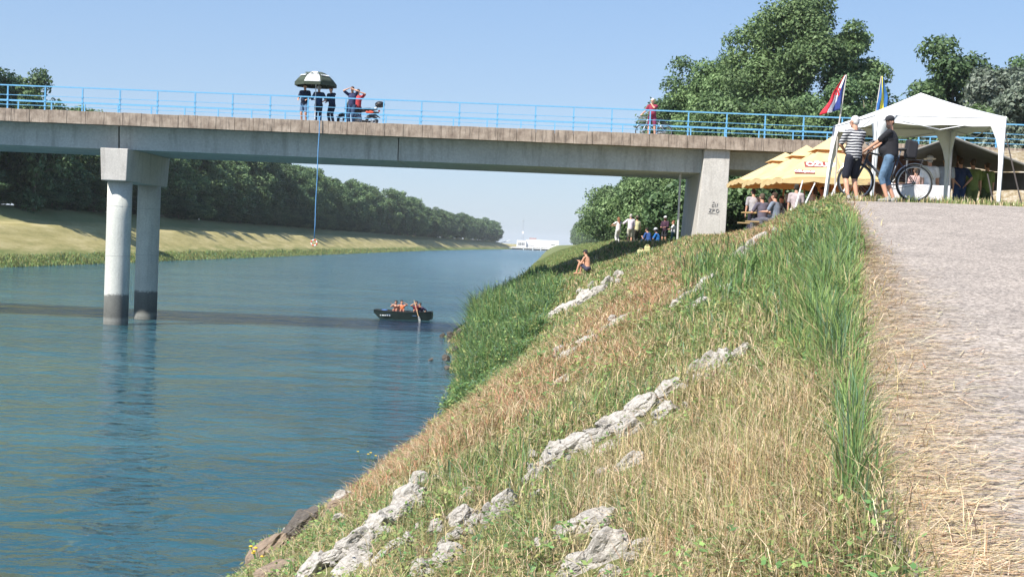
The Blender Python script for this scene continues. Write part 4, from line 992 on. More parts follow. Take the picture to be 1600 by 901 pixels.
# bicycle builder
def bicycle(label, loc, rz, frame_c, sc=1.0, bag=None, basket=False, simple=False):
    o = empty('bicycle', loc, rz, label, 'bicycle'); o.scale = (sc,)*3
    FM = M(frame_c, .35, .3); BK = M((.025,.025,.025), .6); CHR = M((.55,.56,.57), .3, .8)
    R = .335
    for x in (0, 1.07):
        w_ = empty('wheel', (x, 0, R)); w_.parent = o
        mb = MB(); mb.ring((0,0,0), R-.014, .02, 'y', 48, 8); mb.build('tyre', BK, w_, True)
        mb = MB(); mb.ring((0,0,0), R-.04, .011, 'y', 40, 6); mb.build('rim', CHR, w_, True)
        mb = MB(); n_ = 28
        for k in range(n_):
            a = 2*PI*k/n_; b_ = a+(.5 if k % 2 else -.5); mb.tube([(math.cos(b_)*.02, .025*(1 if k % 4 < 2 else -1), math.sin(b_)*.02), (math.cos(a)*(R-.04), 0, math.sin(a)*(R-.04))], .0016, 4, cap=False)
        mb.build('spokes', CHR, w_)
        mb = MB(); mb.tube([(0,-.05,0),(0,.05,0)], .022, 10); mb.build('hub', CHR, w_, True)
    bb = Vector((.44,0,.29)); st_ = Vector((.30,0,.80)); ht = Vector((.86,0,.86)); hb = Vector((.89,0,.72)); ra = Vector((0,0,R)); fa = Vector((1.07,0,R))
    mb = MB()
    for a, b_, r in ((bb, st_, .017), (bb, hb, .024), (st_*.93+bb*.07, ht, .019), (hb, ht+Vector((-.005,0,.05)), .022)): mb.tube([a, b_], r, 10)
    for k in (-1, 1): mb.tube([bb+Vector((0,.03*k,0)), ra+Vector((0,.06*k,0))], .010, 8); mb.tube([st_-Vector((0,0,.06)), ra+Vector((0,.06*k,0))], .009, 8)
    mb.build('frame', FM, o, True)
    mb = MB()
    for k in (-1, 1): mb.tube([hb+Vector((0,.05*k,0)), fa+Vector((-.02,.055*k,.06)), fa+Vector((0,.055*k,0))], .012, 8)
    mb.box((.86,-.055,.705), (.92,.055,.73)); mb.build('fork', FM, o, True)
    mb = MB(); mb.tube([ht+Vector((0,0,.04)), (.85,0,.99), (.90,0,1.02)], .014, 8); mb.tube([(.80,-.30,1.04),(.86,-.2,1.05),(.90,0,1.02),(.86,.2,1.05),(.80,.30,1.04)], .012, 8)
    hbn = mb.build('handlebar', CHR, o, True)
    for k in (-1, 1): mb = MB(); mb.tube([(.84,.24*k,1.045),(.78,.33*k,1.035)], .018, 8); mb.build('grip', BK, hbn, True)
    mb = MB(); mb.tube([st_, (.27,0,.92)], .013, 8); mb.build('seat_post', CHR, o)
    mb = MB(); mb.ell((.22,0,.945), (.12,.075,.03)); mb.ell((.34,0,.94), (.10,.03,.022)); remesh(mb.build('saddle', BK, o, True), .01, 3)
    mb = MB(); mb.ring(tuple(bb+Vector((0,-.05,0))), .09, .006, 'y', 30, 6); 
    for k in range(5): a = 2*PI*k/5; mb.tube([bb+Vector((0,-.05,0)), bb+Vector((math.cos(a)*.09,-.05,math.sin(a)*.09))], .005, 5)
    ch = mb.build('chainring', CHR, o)
    mb = MB()
    for k in (-1, 1): mb.tube([bb+Vector((0,.07*k,0)), bb+Vector((.12*k,.08*k,-.12*k))], .011, 6)
    cr = mb.build('crank', CHR, o)
    for k in (-1, 1): mb = MB(); c = bb+Vector((.12*k,.13*k,-.12*k)); mb.box(tuple(c-Vector((.045,.045,.01))), tuple(c+Vector((.045,.045,.01)))); mb.build('pedal', BK, o)
    mb = MB(); mb.tube([bb+Vector((0,-.05,.09)), ra+Vector((0,-.05,.035))], .005, 5); mb.tube([bb+Vector((0,-.05,-.09)), ra+Vector((0,-.05,-.035))], .005, 5); mb.build('chain', BK, o)
    mb = MB()
    for k in (-1, 1): mb.tube([(-.28,.06*k,.76),(.22,.06*k,.76)], .007, 6); mb.tube([ra+Vector((0,.06*k,.02)), (-.12,.06*k,.76)], .006, 6)
    for x in (-.26,-.1,.06,.2): mb.tube([(x,-.06,.76),(x,.06,.76)], .006, 6)
    mb.build('rack', M((.05,.05,.055), .5), o, True)
    for cx, a0, a1 in ((0, .25, 2.9), (1.07, .35, 2.4)):
        mb = MB(); N_ = 14; vs_ = []
        for k in range(N_+1):
            a = a0+(a1-a0)*k/N_
            for y_ in (-.03, 0, .03): rr_ = R+.025+(.008 if y_ == 0 else 0); vs_.append((cx+math.cos(a)*rr_, y_, R+math.sin(a)*rr_))
        fs_ = []
        for k in range(N_):
            for j in range(2): b0 = k*3+j; fs_.append((b0, b0+1, b0+4, b0+3))
        mb.add(vs_, fs_); solid(mb.build('mudguard', CHR if not simple else BK, o, True), .004)
    if bag:
        mb = MB(); mb.hexa([(.0,-.1,.78),(.2,-.1,.78),(.2,.1,.78),(.0,.1,.78),(-.03,-.11,1.08),(.17,-.11,1.14),(.17,.11,1.14),(-.03,.11,1.08)]); bevel(mb.build('rear_bag', M(bag, .8), o), .04, 3)
    if basket:
        mb = MB(); z0, z1 = .8, 1.02
        for k in range(7):
            x = .95+k*.05
            for y_ in (-.15, .15): mb.tube([(x, y_*.85, z0), (x, y_, z1)], .005, 4)
        for z_ in (z0, .9, z1):
            mb.tube([(.95,-.15,z_),(1.25,-.15,z_),(1.25,.15,z_),(.95,.15,z_)], .006, 5, closed=True)
        for k in range(6): y_ = -.13+k*.052; mb.tube([(.95,y_,z0),(1.25,y_,z0)], .005, 4)
        mb.build('basket', M((.3,.3,.32), .5), o)
    return o
rw = at(1426, 316, 27.85); fwp = at(1334, 316, 27.75)
gz = Hs(rw.x, 27.8)
bicycle('dark grey bicycle with black rear bag held by the man in black T-shirt', (rw.x, 27.82, gz+.03), PI+.03, (.09,.095,.11), 1.14, bag=(.02,.02,.025))

# ------------------------------------------------------------------ white gazebo
TW = plain('white_canvas', (.82,.81,.80), .8, var=.05, scale=2); 
def groundz(x, y): return Hs(x, y)
Fc, Rc, Nc, Lc = (7.42, 30.7), (10.2, 30.3), (9.92, 33.4), (7.12, 33.8)
cxg, cyg = (Fc[0]+Rc[0]+Nc[0]+Lc[0])/4, (Fc[1]+Rc[1]+Nc[1]+Lc[1])/4
EZ = 7.84
gz_ = empty('gazebo', (cxg, cyg, 5.7), 0, 'white pop-up gazebo with peaked roof on four sleeved legs at the crest of the path', 'gazebo')
def rel(x, y, z): return (x-cxg, y-cyg, z-5.7)
cs = [Fc, Rc, Nc, Lc]
mb = MB(); ap = rel(cxg+.1, cyg, 8.52); n = 8; vs_ = []; fs_ = []
for i in range(4):                               # four sagging roof panels
    a = Vector(rel(*cs[i], EZ)); b_ = Vector(rel(*cs[(i+1) % 4], EZ)); base = len(vs_)
    for r_ in range(n+1):
        for c_ in range(n+1):
            e = a.lerp(b_, c_/n); e = e+Vector((0,0,-.035*math.sin(PI*c_/n))); q_ = Vector(ap).lerp(e, r_/n); q_.z -= .07*math.sin(PI*r_/n)*(1-.5*abs(2*c_/n-1)) 
            vs_.append(q_)
    for r_ in range(n):
        for c_ in range(n): k = base+r_*(n+1)+c_; fs_.append((k, k+n+1, k+n+2, k+1))
mb.add(vs_, fs_); o = mb.build('roof', TW, gz_, True); solid(o, .006)
for i in range(4):
    a = Vector(rel(*cs[i], EZ)); b_ = Vector(rel(*cs[(i+1) % 4], EZ)); mb = MB(); vs_ = []; fs_ = []
    out = (b_-a).cross(Vector((0,0,1))).normalized()*.008
    for c_ in range(n+1):
        e = a.lerp(b_, c_/n)+Vector((0,0,-.035*math.sin(PI*c_/n))); w_ = .02*math.sin(c_*2.2+i)
        vs_ += [e+out, e+out*(1+w_*40)+Vector((0,0,-.20+.02*math.sin(c_*1.7)))]
    for c_ in range(n): k = c_*2; fs_.append((k, k+1, k+3, k+2))
    mb.add(vs_, fs_); solid(mb.build('valance', TW, gz_), .005)
    mb = MB(); mb.tube([a+Vector((0,0,-.04)), b_+Vector((0,0,-.04))], .018, 6)
    mid = a.lerp(b_, .5); mb.tube([a+Vector((0,0,-.04)), mid+Vector((0,0,-.33)), b_+Vector((0,0,-.04))], .014, 6); mb.build('truss', M((.6,.6,.62), .4, .5), gz_)
cen = Vector((0,0,0))
for i, (x, y) in enumerate(cs):
    top = Vector(rel(x, y, EZ)); gzz = groundz(x, y); splay = (-.22, 0) if i == 3 else (-.05, 0); bot = Vector(rel(x+splay[0], y, gzz))
    lg = MB(); lg.tube([top, bot], .025, 8); lo = lg.build('leg', TW, gz_)
    # sleeve widens towards the roof along both sides
    for j in ((i+1) % 4, (i-1) % 4):
        d = (Vector(rel(*cs[j], EZ))-top).normalized(); vs_ = []; fs_ = []
        for k in range(9):
            u = k/8; wd_ = .05+.34*(max(0, 1-u*2.3))**1.8+.06*(1-u); q_ = top.lerp(bot, u); s_ = Vector((0, -.03, 0)); vs_ += [q_+s_-d*.03, q_+s_+d*wd_]
        for k in range(8): fs_.append((k*2, k*2+1, k*2+3, k*2+2))
        sm_ = MB(); sm_.add(vs_, fs_); solid(sm_.build('sleeve', TW, lo, True), .006)

# dark tarpaulin shelter behind it
TARP = plain('dark_green_tarpaulin', (.075,.075,.07), .85, var=.25, scale=2, bump=.4); TARPE = plain('tarp_hem', (.22,.21,.19), .85)
sh_ = empty('tarpaulin_shelter', tuple(at(1490, 320, 37)), 0, 'large dark tarpaulin shelter with peaked front standing behind the white gazebo', 'shelter')
def tpt(px, py, Y): return at(px, py, Y)-Vector(sh_.location)
P0, Lf, Rf = tpt(1488, 214, 35.2), tpt(1418, 239, 35.2), tpt(1606, 259, 35.0)
P1, Lb, Rb = tpt(1500, 262, 41.5), tpt(1462, 268, 41.5), tpt(1612, 270, 41)
Lm, Rm = tpt(1500, 286, 37.4), tpt(1560, 282, 37.0)
def sheet(a, b_, c, d, sag, n=10):
    vs_ = []; fs_ = []
    for i in range(n+1):
        for j in range(n+1):
            u, v_ = i/n, j/n; q_ = a.lerp(b_, u).lerp(d.lerp(c, u), v_); q_ = q_+Vector((0,0,-sag*math.sin(PI*u)*math.sin(PI*v_)-.03*math.sin(u*9)*math.sin(v_*5))); vs_.append(q_)
    for i in range(n):
        for j in range(n): k = i*(n+1)+j; fs_.append((k, k+1, k+n+2, k+n+1))
    return vs_, fs_
mb = MB(); mb.add(*sheet(P0, Lf, Lb, P1, .12)); solid(mb.build('left_sheet', TARP, sh_, True), .01)
mb = MB(); mb.add(*sheet(P0, Rf, Rb, P1, .18)); solid(mb.build('right_sheet', TARP, sh_, True), .01)
mb = MB(); mb.add(*sheet(Lb, Rb, Rb+Vector((0,.2,-.55)), Lb+Vector((0,.2,-.55)), .05)); solid(mb.build('rear_flap', TARP, sh_, True), .01)
mb = MB(); mb.tube([Lf, P0, Rf], .035, 6); mb.build('hem', TARPE, sh_)
for a, px, Y_ in ((Lf, 1416, 35.2), (P0, 1488, 35.2)):
    mb = MB(); e = at(px, 330, Y_)-Vector(sh_.location); mb.tube([a, Vector((a.x, a.y, Hs(a.x+sh_.location.x, Y_)-sh_.location.z-.05))], .025, 6); mb.build('pole', M((.12,.12,.12), .6), sh_)
for (x0, y0, x1, y1, nm) in ((1543, 272, 1557, 325, 'dark wooden prop leaning under the tarpaulin shelter left of the right gazebo leg'), (1568, 195, 1601, 325, 'long dark guy pole leaning right of the gazebo')):
    a = at(x0, y0, 34.0); b_ = at(x1, y1, 32.6); b_.z = min(b_.z, Hs(b_.x, b_.y)+.0)
    d = b_-a; mb = MB(); mb.tube([(0,0,0), tuple(d*.5+Vector((0,.01,-.01))), tuple(d)], [.016, .02, .022], 6); o = mb.build('leaning_pole', M((.06,.05,.045), .7), None, loc=tuple(a)); tag(o, nm, 'pole')

# people under the tarpaulin, seen from behind
def back(px, Y, label, shirt, pants, **k):
    a = at(px, 300, Y); z = Hs(a.x, Y); return person(label, (a.x, Y, z), k.pop('face', 0.0), shirt=shirt, pants=pants, leg=1.0, vox=.016, **k)
back(1452, 36.2, 'person in white shirt and pale cap standing behind the bicycle wheel under the tarpaulin', (.75,.74,.74), (.6,.58,.56), H_=1.70, hat=(.75,.68,.6), lean=(0,.12), hair=(.4,.38,.35))
back(1476, 36.6, 'person in light grey shirt and dark hat under the tarpaulin beside the gazebo leg', (.42,.45,.50), (.05,.07,.14), H_=1.66, hat=(.10,.10,.11), belly=.05)
back(1499, 37.0, 'person in navy blue clothes under the tarpaulin right of the middle gazebo leg', (.03,.05,.12), (.03,.06,.16), H_=1.68, hands=[(-.12,-.16,1.0),(.12,-.16,.98)], elbow=[(-1,-.2,0),(1,-.2,0)])
back(1519, 37.0, 'left one of two people in olive green shirts under the tarpaulin', (.17,.22,.07), (.12,.16,.06), H_=1.66, belly=.05, lean=(0,.05))
back(1541, 37.4, 'right one of two people in olive green shirts under the tarpaulin', (.15,.21,.06), (.06,.09,.035), H_=1.64, belly=.04, face=.3)
back(1430, 38.5, 'person in pink shirt half hidden behind the bicycle wheel under the tarpaulin', (.55,.36,.33), (.2,.12,.1), H_=1.5)

def table(px, Y, w_, d, h_, rz, label, topc=(.72,.7,.68), legc=(.6,.6,.6), name='folding_table', clothlen=0, cat='table'):
    a = at(px, 320, Y); o = empty(name, (a.x, Y, Hs(a.x, Y)), rz, label, cat)
    mb = MB(); mb.box((-w_/2,-d/2,h_-.035), (w_/2,d/2,h_)); bevel(mb.build('table_top' if cat == 'table' else 'seat', M(topc, .6), o), .008, 1)
    if clothlen:
        mb = MB(); mb.box((-w_/2-.01,-d/2-.01,h_-clothlen), (w_/2+.01,d/2+.01,h_+.006)); bevel(mb.build('cloth', M(topc, .9), o), .02, 2)
    for sx in (-1, 1):
        for sy in (-1, 1): mb = MB(); mb.tube([(sx*(w_/2-.08), sy*(d/2-.06), h_-.03), (sx*(w_/2-.03), sy*(d/2-.03), 0)], .018, 6); mb.build('leg', M(legc, .5), o)
    return o
table(1432, 35.3, 1.5, .7, .95, 0, 'table under white cloth seen through the rear bicycle wheel', (.75,.72,.72), clothlen=.55)
def crate(px, py, Y, w_, d, h_, c, label, name='crate', cat='crate', slats=4):
    a = at(px, py, Y); z = a.z; o = empty(name, (a.x, Y, z), 0, label, cat); mt_ = M(c, .8)
    for k in range(slats):
        z0 = h_*k/slats; mb = MB(); mb.box((-w_/2,-d/2,z0+.01), (w_/2,-d/2+.02,z0+h_/slats-.01)); mb.build('slat', mt_, o); mb = MB(); mb.box((-w_/2,d/2-.02,z0+.01), (w_/2,d/2,z0+h_/slats-.01)); mb.build('slat', mt_, o)
    for s_ in (-1, 1): mb = MB(); mb.box((s_*(w_/2-.012)-.012,-d/2+.021,0), (s_*(w_/2-.012)+.012,d/2-.021,h_)); mb.build('end_board', mt_, o)
    mb = MB(); mb.box((-w_/2+.03,-d/2+.03,0), (w_/2-.03,d/2-.03,.02)); mb.build('base', mt_, o); return o
# brown bar counter behind the bicycle
bc = empty('bar_counter', (at(1425, 300, 39).x, 39, Hs(at(1425, 300, 39).x, 39)), 0, 'brown wooden bar hut behind the bicycle left of the tarpaulin', 'hut')
WB = plain('brown_boards', (.13,.065,.04), .8, var=.3, scale=4)
for k in range(9): mb = MB(); mb.box((-1.1+k*.245,-.02,0), (-.87+k*.245,.02,1.0)); mb.build('board', WB, bc)
mb = MB(); mb.box((-1.2,-.2,1.0), (1.2,.4,1.05)); mb.build('counter_top', M((.35,.2,.14), .6), bc)
mb = MB(); mb.hexa([(-1.3,-.5,1.95),(1.3,-.5,1.95),(1.3,1.4,2.1),(-1.3,1.4,2.1),(-1.3,-.5,2.0),(1.3,-.5,2.0),(1.3,1.4,2.15),(-1.3,1.4,2.15)]); mb.build('roof', M((.25,.17,.14), .8), bc)
for sx in (-1.2, 1.2):
    for yy in (-.3, 1.3): mb = MB(); mb.box((sx-.04,yy-.04,0), (sx+.04,yy+.04,1.96)); mb.build('post', WB, bc)
mb = MB(); mb.box((-1.15,1.25,0), (1.15,1.3,1.95)); mb.build('rear_wall', WB, bc)

# ------------------------------------------------------------------ yellow market parasols
m, t, p = newmat('yellow_canvas'); tc = nodes(t, 'ShaderNodeTexCoord'); nz = nodes(t, 'ShaderNodeTexNoise', Scale=2.5, Detail=5); t.links.new(tc.outputs['Object'], nz.inputs['Vector'])
c = ramp(t, nz.outputs['Fac'], [(.3, (.84,.68,.33)), (.7, (.90,.78,.42))]).outputs[0]; t.links.new(c, p.inputs['Base Color']); p.inputs['Roughness'].default_value = .85
tr = nodes(t, 'ShaderNodeBsdfTranslucent'); t.links.new(mixc(t, 1.0, c, (1,.6,.25), 'MULTIPLY'), tr.inputs[0]); mx = nodes(t, 'ShaderNodeMixShader'); mx.inputs[0].default_value = .35
t.links.new(p.outputs[0], mx.inputs[1]); t.links.new(tr.outputs[0], mx.inputs[2]); t.links.new(mx.outputs[0], t.nodes['Material Output'].inputs[0])
b = nodes(t, 'ShaderNodeBump', Strength=.4, Distance=.05); t.links.new(nz.outputs['Fac'], b.inputs['Height']); t.links.new(b.outputs[0], p.inputs['Normal'])
YEL = m
def text_mesh(txt, size, name='lettering', mat=None, parent=None, mw=None, bold=.0, ext=.004):
    cu = bpy.data.curves.new(name, 'FONT'); cu.body = txt; cu.size = size; cu.align_x = 'CENTER'; cu.align_y = 'CENTER'; cu.extrude = ext; cu.offset = bold
    to = bpy.data.objects.new(name, cu); COL.objects.link(to); bpy.context.view_layer.update()
    me = bpy.data.meshes.new_from_object(to.evaluated_get(bpy.context.evaluated_depsgraph_get())); bpy.data.objects.remove(to)
    o = link(name, me, mat, parent); 
    if mw is not None: o.matrix_basis = mw
    return o
WTX = M((.85,.84,.8), .7); RTX = M((.28,.06,.05), .7)
def parasol(x, y, zap, label, rot=0, text=None, half=1.82, drop=1.35):
    gz = Hs(x, y); o = empty('market_parasol', (x, y, gz), rot, label, 'parasol'); A_ = zap-gz; E_ = A_-drop
    n = 8; cs_ = [(-half,-half),(half,-half),(half,half),(-half,half)]
    vs_ = []; fs_ = []
    k0 = .30                                    # main canopy starts under the small vent cap
    for i in range(4):
        for hlf in (0, 1):
            a = Vector((*cs_[i], E_)); b_ = Vector((*cs_[(i+1) % 4], E_)); mid = a.lerp(b_, .5)+Vector((0,0,.05)); p_, q_ = (a, mid) if hlf == 0 else (mid, b_)
            base = len(vs_); ap_ = Vector((0,0,A_-.10))
            for r_ in range(n+1):
                for c_ in range(n+1):
                    e = p_.lerp(q_, c_/n)+Vector((0,0,.06*math.sin(PI*c_/n))); w_ = ap_.lerp(e, .12+.88*r_/n); w_.z -= .10*math.sin(PI*r_/n)*math.sin(PI*c_/n); vs_.append(w_)
            for r_ in range(n):
                for c_ in range(n): k = base+r_*(n+1)+c_; fs_.append((k, k+n+1, k+n+2, k+1))
    mb = MB(); mb.add(vs_, fs_); cn = mb.build('canopy', YEL, o, True); solid(cn, .006)
    mb = MB(); vs_ = [(0,0,A_+.02)]+[(cx_*.34, cy_*.34, A_-drop*.34+.05) for cx_, cy_ in cs_]; mb.add(vs_, [(0,1,2),(0,2,3),(0,3,4),(0,4,1)]); solid(mb.build('vent_cap', YEL, o), .006)
    for i in range(4):
        a = Vector((*cs_[i], E_)); b_ = Vector((*cs_[(i+1) % 4], E_)); vs_ = []; fs_ = []; N_ = 16
        for c_ in range(N_+1):
            u = c_/N_; mid = .05*(1-abs(2*u-1)); e = a.lerp(b_, u)+Vector((0,0,mid+.05*abs(math.sin(2*PI*u)))); vs_ += [e, e+Vector((0,0,-.12-.05*abs(math.sin(PI*u*4))))]
        for c_ in range(N_): fs_.append((c_*2, c_*2+1, c_*2+3, c_*2+2))
        mb = MB(); mb.add(vs_, fs_); solid(mb.build('valance', YEL, o), .004)
    WD = plain('parasol_wood', (.35,.2,.1), .6)
    mb = MB(); mb.tube([(0,0,0),(0,0,A_-.12)], .032, 10); mb.build('pole', WD, o)
    for i in range(8):
        e = Vector((*cs_[i//2], E_)) if i % 2 == 0 else (Vector((*cs_[i//2], E_))+Vector((*cs_[(i//2+1) % 4], E_)))/2
        mb = MB(); mb.tube([(0,0,A_-.16), e*.5+Vector((0,0,A_*.5-.14)), e-Vector((0,0,.03))], .014, 5); mb.build('rib', WD, o)
    mb = MB(); mb.tube([(0,0,0),(0,0,.1)], [.35,.3], 16); mb.build('base', M((.3,.3,.3), .8), o)
    if text:
        # lettering on the sloping face towards the camera side
        sl_ = math.atan2(drop, half)
        for (tx, fr, sz, side_) in text:
            yy = -half*fr; zz_ = A_-.10-(drop-.0)*fr+.03
            M0 = Matrix.Translation((tx, yy-.02, zz_)) @ Matrix.Rotation(sl_, 4, 'X')
            mb = MB(); w2, h2 = sz*2.35, sz*.62
            pts = [(-w2+w2*2*k/12, -h2*.75+.18*sz*math.cos((k-6)/6*1.4)) for k in range(13)]+[(w2-w2*2*k/12, h2*.75+.18*sz*math.cos((k-6)/6*1.4)) for k in range(13)]
            mb.v = [(a, b_, .0) for a, b_ in pts]+[(a, b_, .012) for a, b_ in pts]; N_ = len(pts)
            mb.f = [tuple(range(N_-1, -1, -1)), tuple(range(N_, 2*N_))]+[(k, (k+1) % N_, (k+1) % N_+N_, k+N_) for k in range(N_)]; mb.mi = [0]*len(mb.f)
            pl = mb.build('logo_ribbon', RTX, o); pl.matrix_basis = M0
            text_mesh('OŽUJSKO', sz, 'lettering', WTX, pl, Matrix.Translation((0, sz*.1, .016)), bold=.012)
    return o
parasol(8.65, 41.3, 8.22, 'nearest yellow market parasol with large red and white lettering', .02, drop=1.45, text=[(-.35, .62, .30, 0)])
parasol(8.62, 45.2, 8.24, 'middle yellow market parasol in the row under the bridge end', .02, drop=1.3)
parasol(8.62, 49.2, 8.28, 'farthest yellow market parasol with its low corner next to the wall pier', .02, drop=1.15)
# small lettering on the left part of the nearest canopy
M0 = Matrix.Translation((7.55, 39.72, 7.02)) @ Matrix.Rotation(.62, 4, 'X')
mb = MB(); mb.box((-.30,-.09,0), (.30,.09,.01)); 
pl = mb.build('logo_ribbon', RTX, bpy.data.objects['market_parasol']); pl.matrix_basis = bpy.data.objects['market_parasol'].matrix_basis.inverted() @ M0
text_mesh('OŽUJSKO', .14, 'lettering', WTX, pl, Matrix.Translation((0,0,.013)), bold=.005)

# guests under the parasols and their tables
def sit(label, x, y, face, shirt, pants=(.1,.1,.12), **k):
    z = Hs(x, y)
    return person(label, (x, y, z), face, pel=(0,0,.52), feet=[(-.12,.42,0),(.12,.42,0)], knee=(0,.6,1), hands=k.pop('hands', [(-.2,.38,.74),(.2,.38,.74)]), shirt=shirt, pants=pants, leg=k.pop('leg', .9), vox=.016, lean=k.pop('lean', (0,.1)), **k)
def bench(x, y, rz, L, label):
    o = empty('bench', (x, y, Hs(x, y)), rz, label, 'bench'); mb = MB(); mb.box((-L/2,-.13,.42), (L/2,.13,.46)); mb.build('seat', M((.42,.3,.15), .7), o)
    for s_ in (-1, 1):
        mb = MB(); mb.tube([(s_*(L/2-.2),-.12,0),(s_*(L/2-.3),-.05,.42)], .015, 5); mb.tube([(s_*(L/2-.2),.12,0),(s_*(L/2-.3),.05,.42)], .015, 5); mb.build('leg', M((.1,.12,.1), .6), o)
def xy(px, Y): return at(px, 330, Y).x, Y
def guest(px, Y, *a, **k): x, y = xy(px, Y); return k.pop('fn')(a[0], x, y, *a[1:], **k)
x, y = xy(1177, 45.5); person('man in grey T-shirt seen from behind at the left under the yellow parasols', (x, y, Hs(x, y)), .1, shirt=(.34,.32,.33), pants=(.03,.03,.05), leg=1.0, vox=.015, H_=1.7, hair=(.04,.03,.03), lean=(0,.1))
x, y = xy(1243, 38); person('man in mauve grey T-shirt and white shorts seen from behind under the nearest yellow parasol', (x, y, Hs(x, y)-.1), -.2, shirt=(.40,.33,.33), pants=(.7,.68,.66), leg=.5, vox=.015, H_=1.55, hair=(.03,.025,.02))
x, y = xy(1270, 41); person('person in pale pink top behind the white poles under the nearest yellow parasol', (x, y, Hs(x, y)), 1.2, shirt=(.6,.5,.48), pants=(.2,.2,.22), leg=1.0, vox=.016, H_=1.6, hair=(.05,.03,.02), hstyle='long')
x, y = xy(1284, 42); person('bare chested person turned left under the nearest yellow parasol', (x, y, Hs(x, y)), 1.6, shirt=None, pants=(.25,.1,.08), leg=.5, vox=.016, H_=1.62, skin=SKIN2)
crowd = [(1192, 41.5, (.10,.09,.12), 'dark purple shirt', 0.4), (1203, 43.2, (.05,.06,.09), 'navy shirt', 3.0), (1213, 40.6, (.16,.19,.24), 'slate blue shirt', .9), (1222, 42.6, (.35,.34,.33), 'light grey shirt', 2.6), (1231, 41.2, (.03,.03,.035), 'black shirt', .3), (1256, 42.0, (.18,.06,.05), 'dark red shirt', 2.2)]
for px, Y_, c_, lab, fc in crowd:
    x, y = xy(px, Y_); sit('guest in %s sitting in the shade of the yellow parasols' % lab, x, y, fc, c_, hair=random.choice([(.05,.03,.02),(.3,.25,.2),(.1,.07,.05)]))
x, y = xy(1215, 41.9)
for (bx, by, lb) in ((x, 41.9, 'narrow beer table between the seated guests in the shade'),):
    o = empty('beer_table', (bx, by, Hs(bx, by)), 0, lb, 'table'); mb = MB(); mb.box((-1.1,-.25,.72), (1.1,.25,.76)); mb.build('table_top', M((.5,.35,.15), .6), o)
    for s_ in (-1, 1): mb = MB(); mb.tube([(s_*.8,-.2,0),(s_*.75,-.1,.72)], .018, 5); mb.tube([(s_*.8,.2,0),(s_*.75,.1,.72)], .018, 5); mb.build('leg', M((.1,.12,.1), .6), o)
bench(x, 41.1, 0, 2.2, 'long bench in front of the beer table'); bench(x, 42.8, 0, 2.2, 'long bench behind the beer table')
# deck chair frames (white slanting poles) beside the gazebo leg
for k, (a_, b_, lb) in enumerate((((1254,283),(1246,312),'leftmost white slanting stake in the grass left of the gazebo'), ((1273,287),(1263,308),'second white slanting stake left of the gazebo'), ((1314,272),(1300,303),'white slanting stake just right of the left gazebo leg'), ((1324,284),(1318,300),'short pale stake beside the striped shirt man'))):
    A_ = at(*a_, 32.0); B_ = at(*b_, 31.5); d = B_-A_; B2 = B_+d.normalized()*.3; mb = MB(); mb.tube([(0,0,0), tuple(B2-A_)], [.014, .02], 6); mb.ell((0,0,0), (.02,.02,.02), 8, 6); tag(mb.build('stake', M((.75,.74,.7), .6), None, loc=tuple(A_)), lb, 'stake')

# ------------------------------------------------------------------ flags
def flag(px_top, py_top, px_bot, py_bot, px_end, py_end, Y, bands, label, wd=.42, edge_to=None, emblem=None):
    A_ = at(px_top, py_top, Y); E_ = at(px_end, py_end, Y); g_ = Vector((E_.x, E_.y, Hs(E_.x, E_.y))); 
    o = empty('flag', tuple(g_), 0, label, 'flag'); d = A_-g_
    mb = MB(); mb.tube([(0,0,0), tuple(Vector((E_-g_).xyz)), tuple(d)], [.022,.018,.012], 6); mb.build('pole', M((.5,.45,.4), .5), o)
    B_ = at(px_bot, py_bot, Y)-g_; N_ = 18; K = len(bands)
    for bi, c_ in enumerate(bands):
        vs_ = []; fs_ = []; n2 = 5
        for i in range(N_+1):
            u = i/N_
            for j in range(n2+1):
                v_ = (bi+j/n2)/K; q_ = d.lerp(B_, u); wide = wd*(.12+.95*u**.8)*(1-.08*math.sin(u*12)); off = Vector((edge_to*wide*v_, .07*math.sin(v_*9+u*5)*(.3+u), -.32*v_*wide)); vs_.append(q_+off)
        for i in range(N_):
            for j in range(n2): k = i*(n2+1)+j; fs_.append((k, k+1, k+n2+2, k+n2+1))
        mb = MB(); mb.add(vs_, fs_); solid(mb.build('stripe', cloth(c_), o, True), .004)
        if emblem and bi == K//2:
            for e_i in range(3):
                for e_j in range(3):
                    q_ = d.lerp(B_, .42+.07*e_i); wide = wd*(.12+.95*.5**.8); q_ = q_+Vector((edge_to*wide*(.38+.1*e_j), -.05, 0)); mb = MB(); mb.box(tuple(q_-Vector((.02,.006,.03))), tuple(q_+Vector((.02,.006,.03)))); 
                    if (e_i+e_j) % 2 == 0: mb.build('check', cloth((.6,.03,.04)), o)
    return o
flag(1323, 117, 1311, 172, 1309, 205, 33.5, [(.03,.05,.22), (.75,.74,.76), (.60,.03,.05)], 'red white and blue flag hanging from a leaning pole left of the gazebo roof', wd=.42, edge_to=-1, emblem=True)
flag(1377, 119, 1366, 186, 1366, 192, 33.8, [(.03,.12,.32), (.72,.62,.08), (.03,.12,.32)], 'blue and yellow flag hanging from a pole above the gazebo roof', wd=.36, edge_to=1)

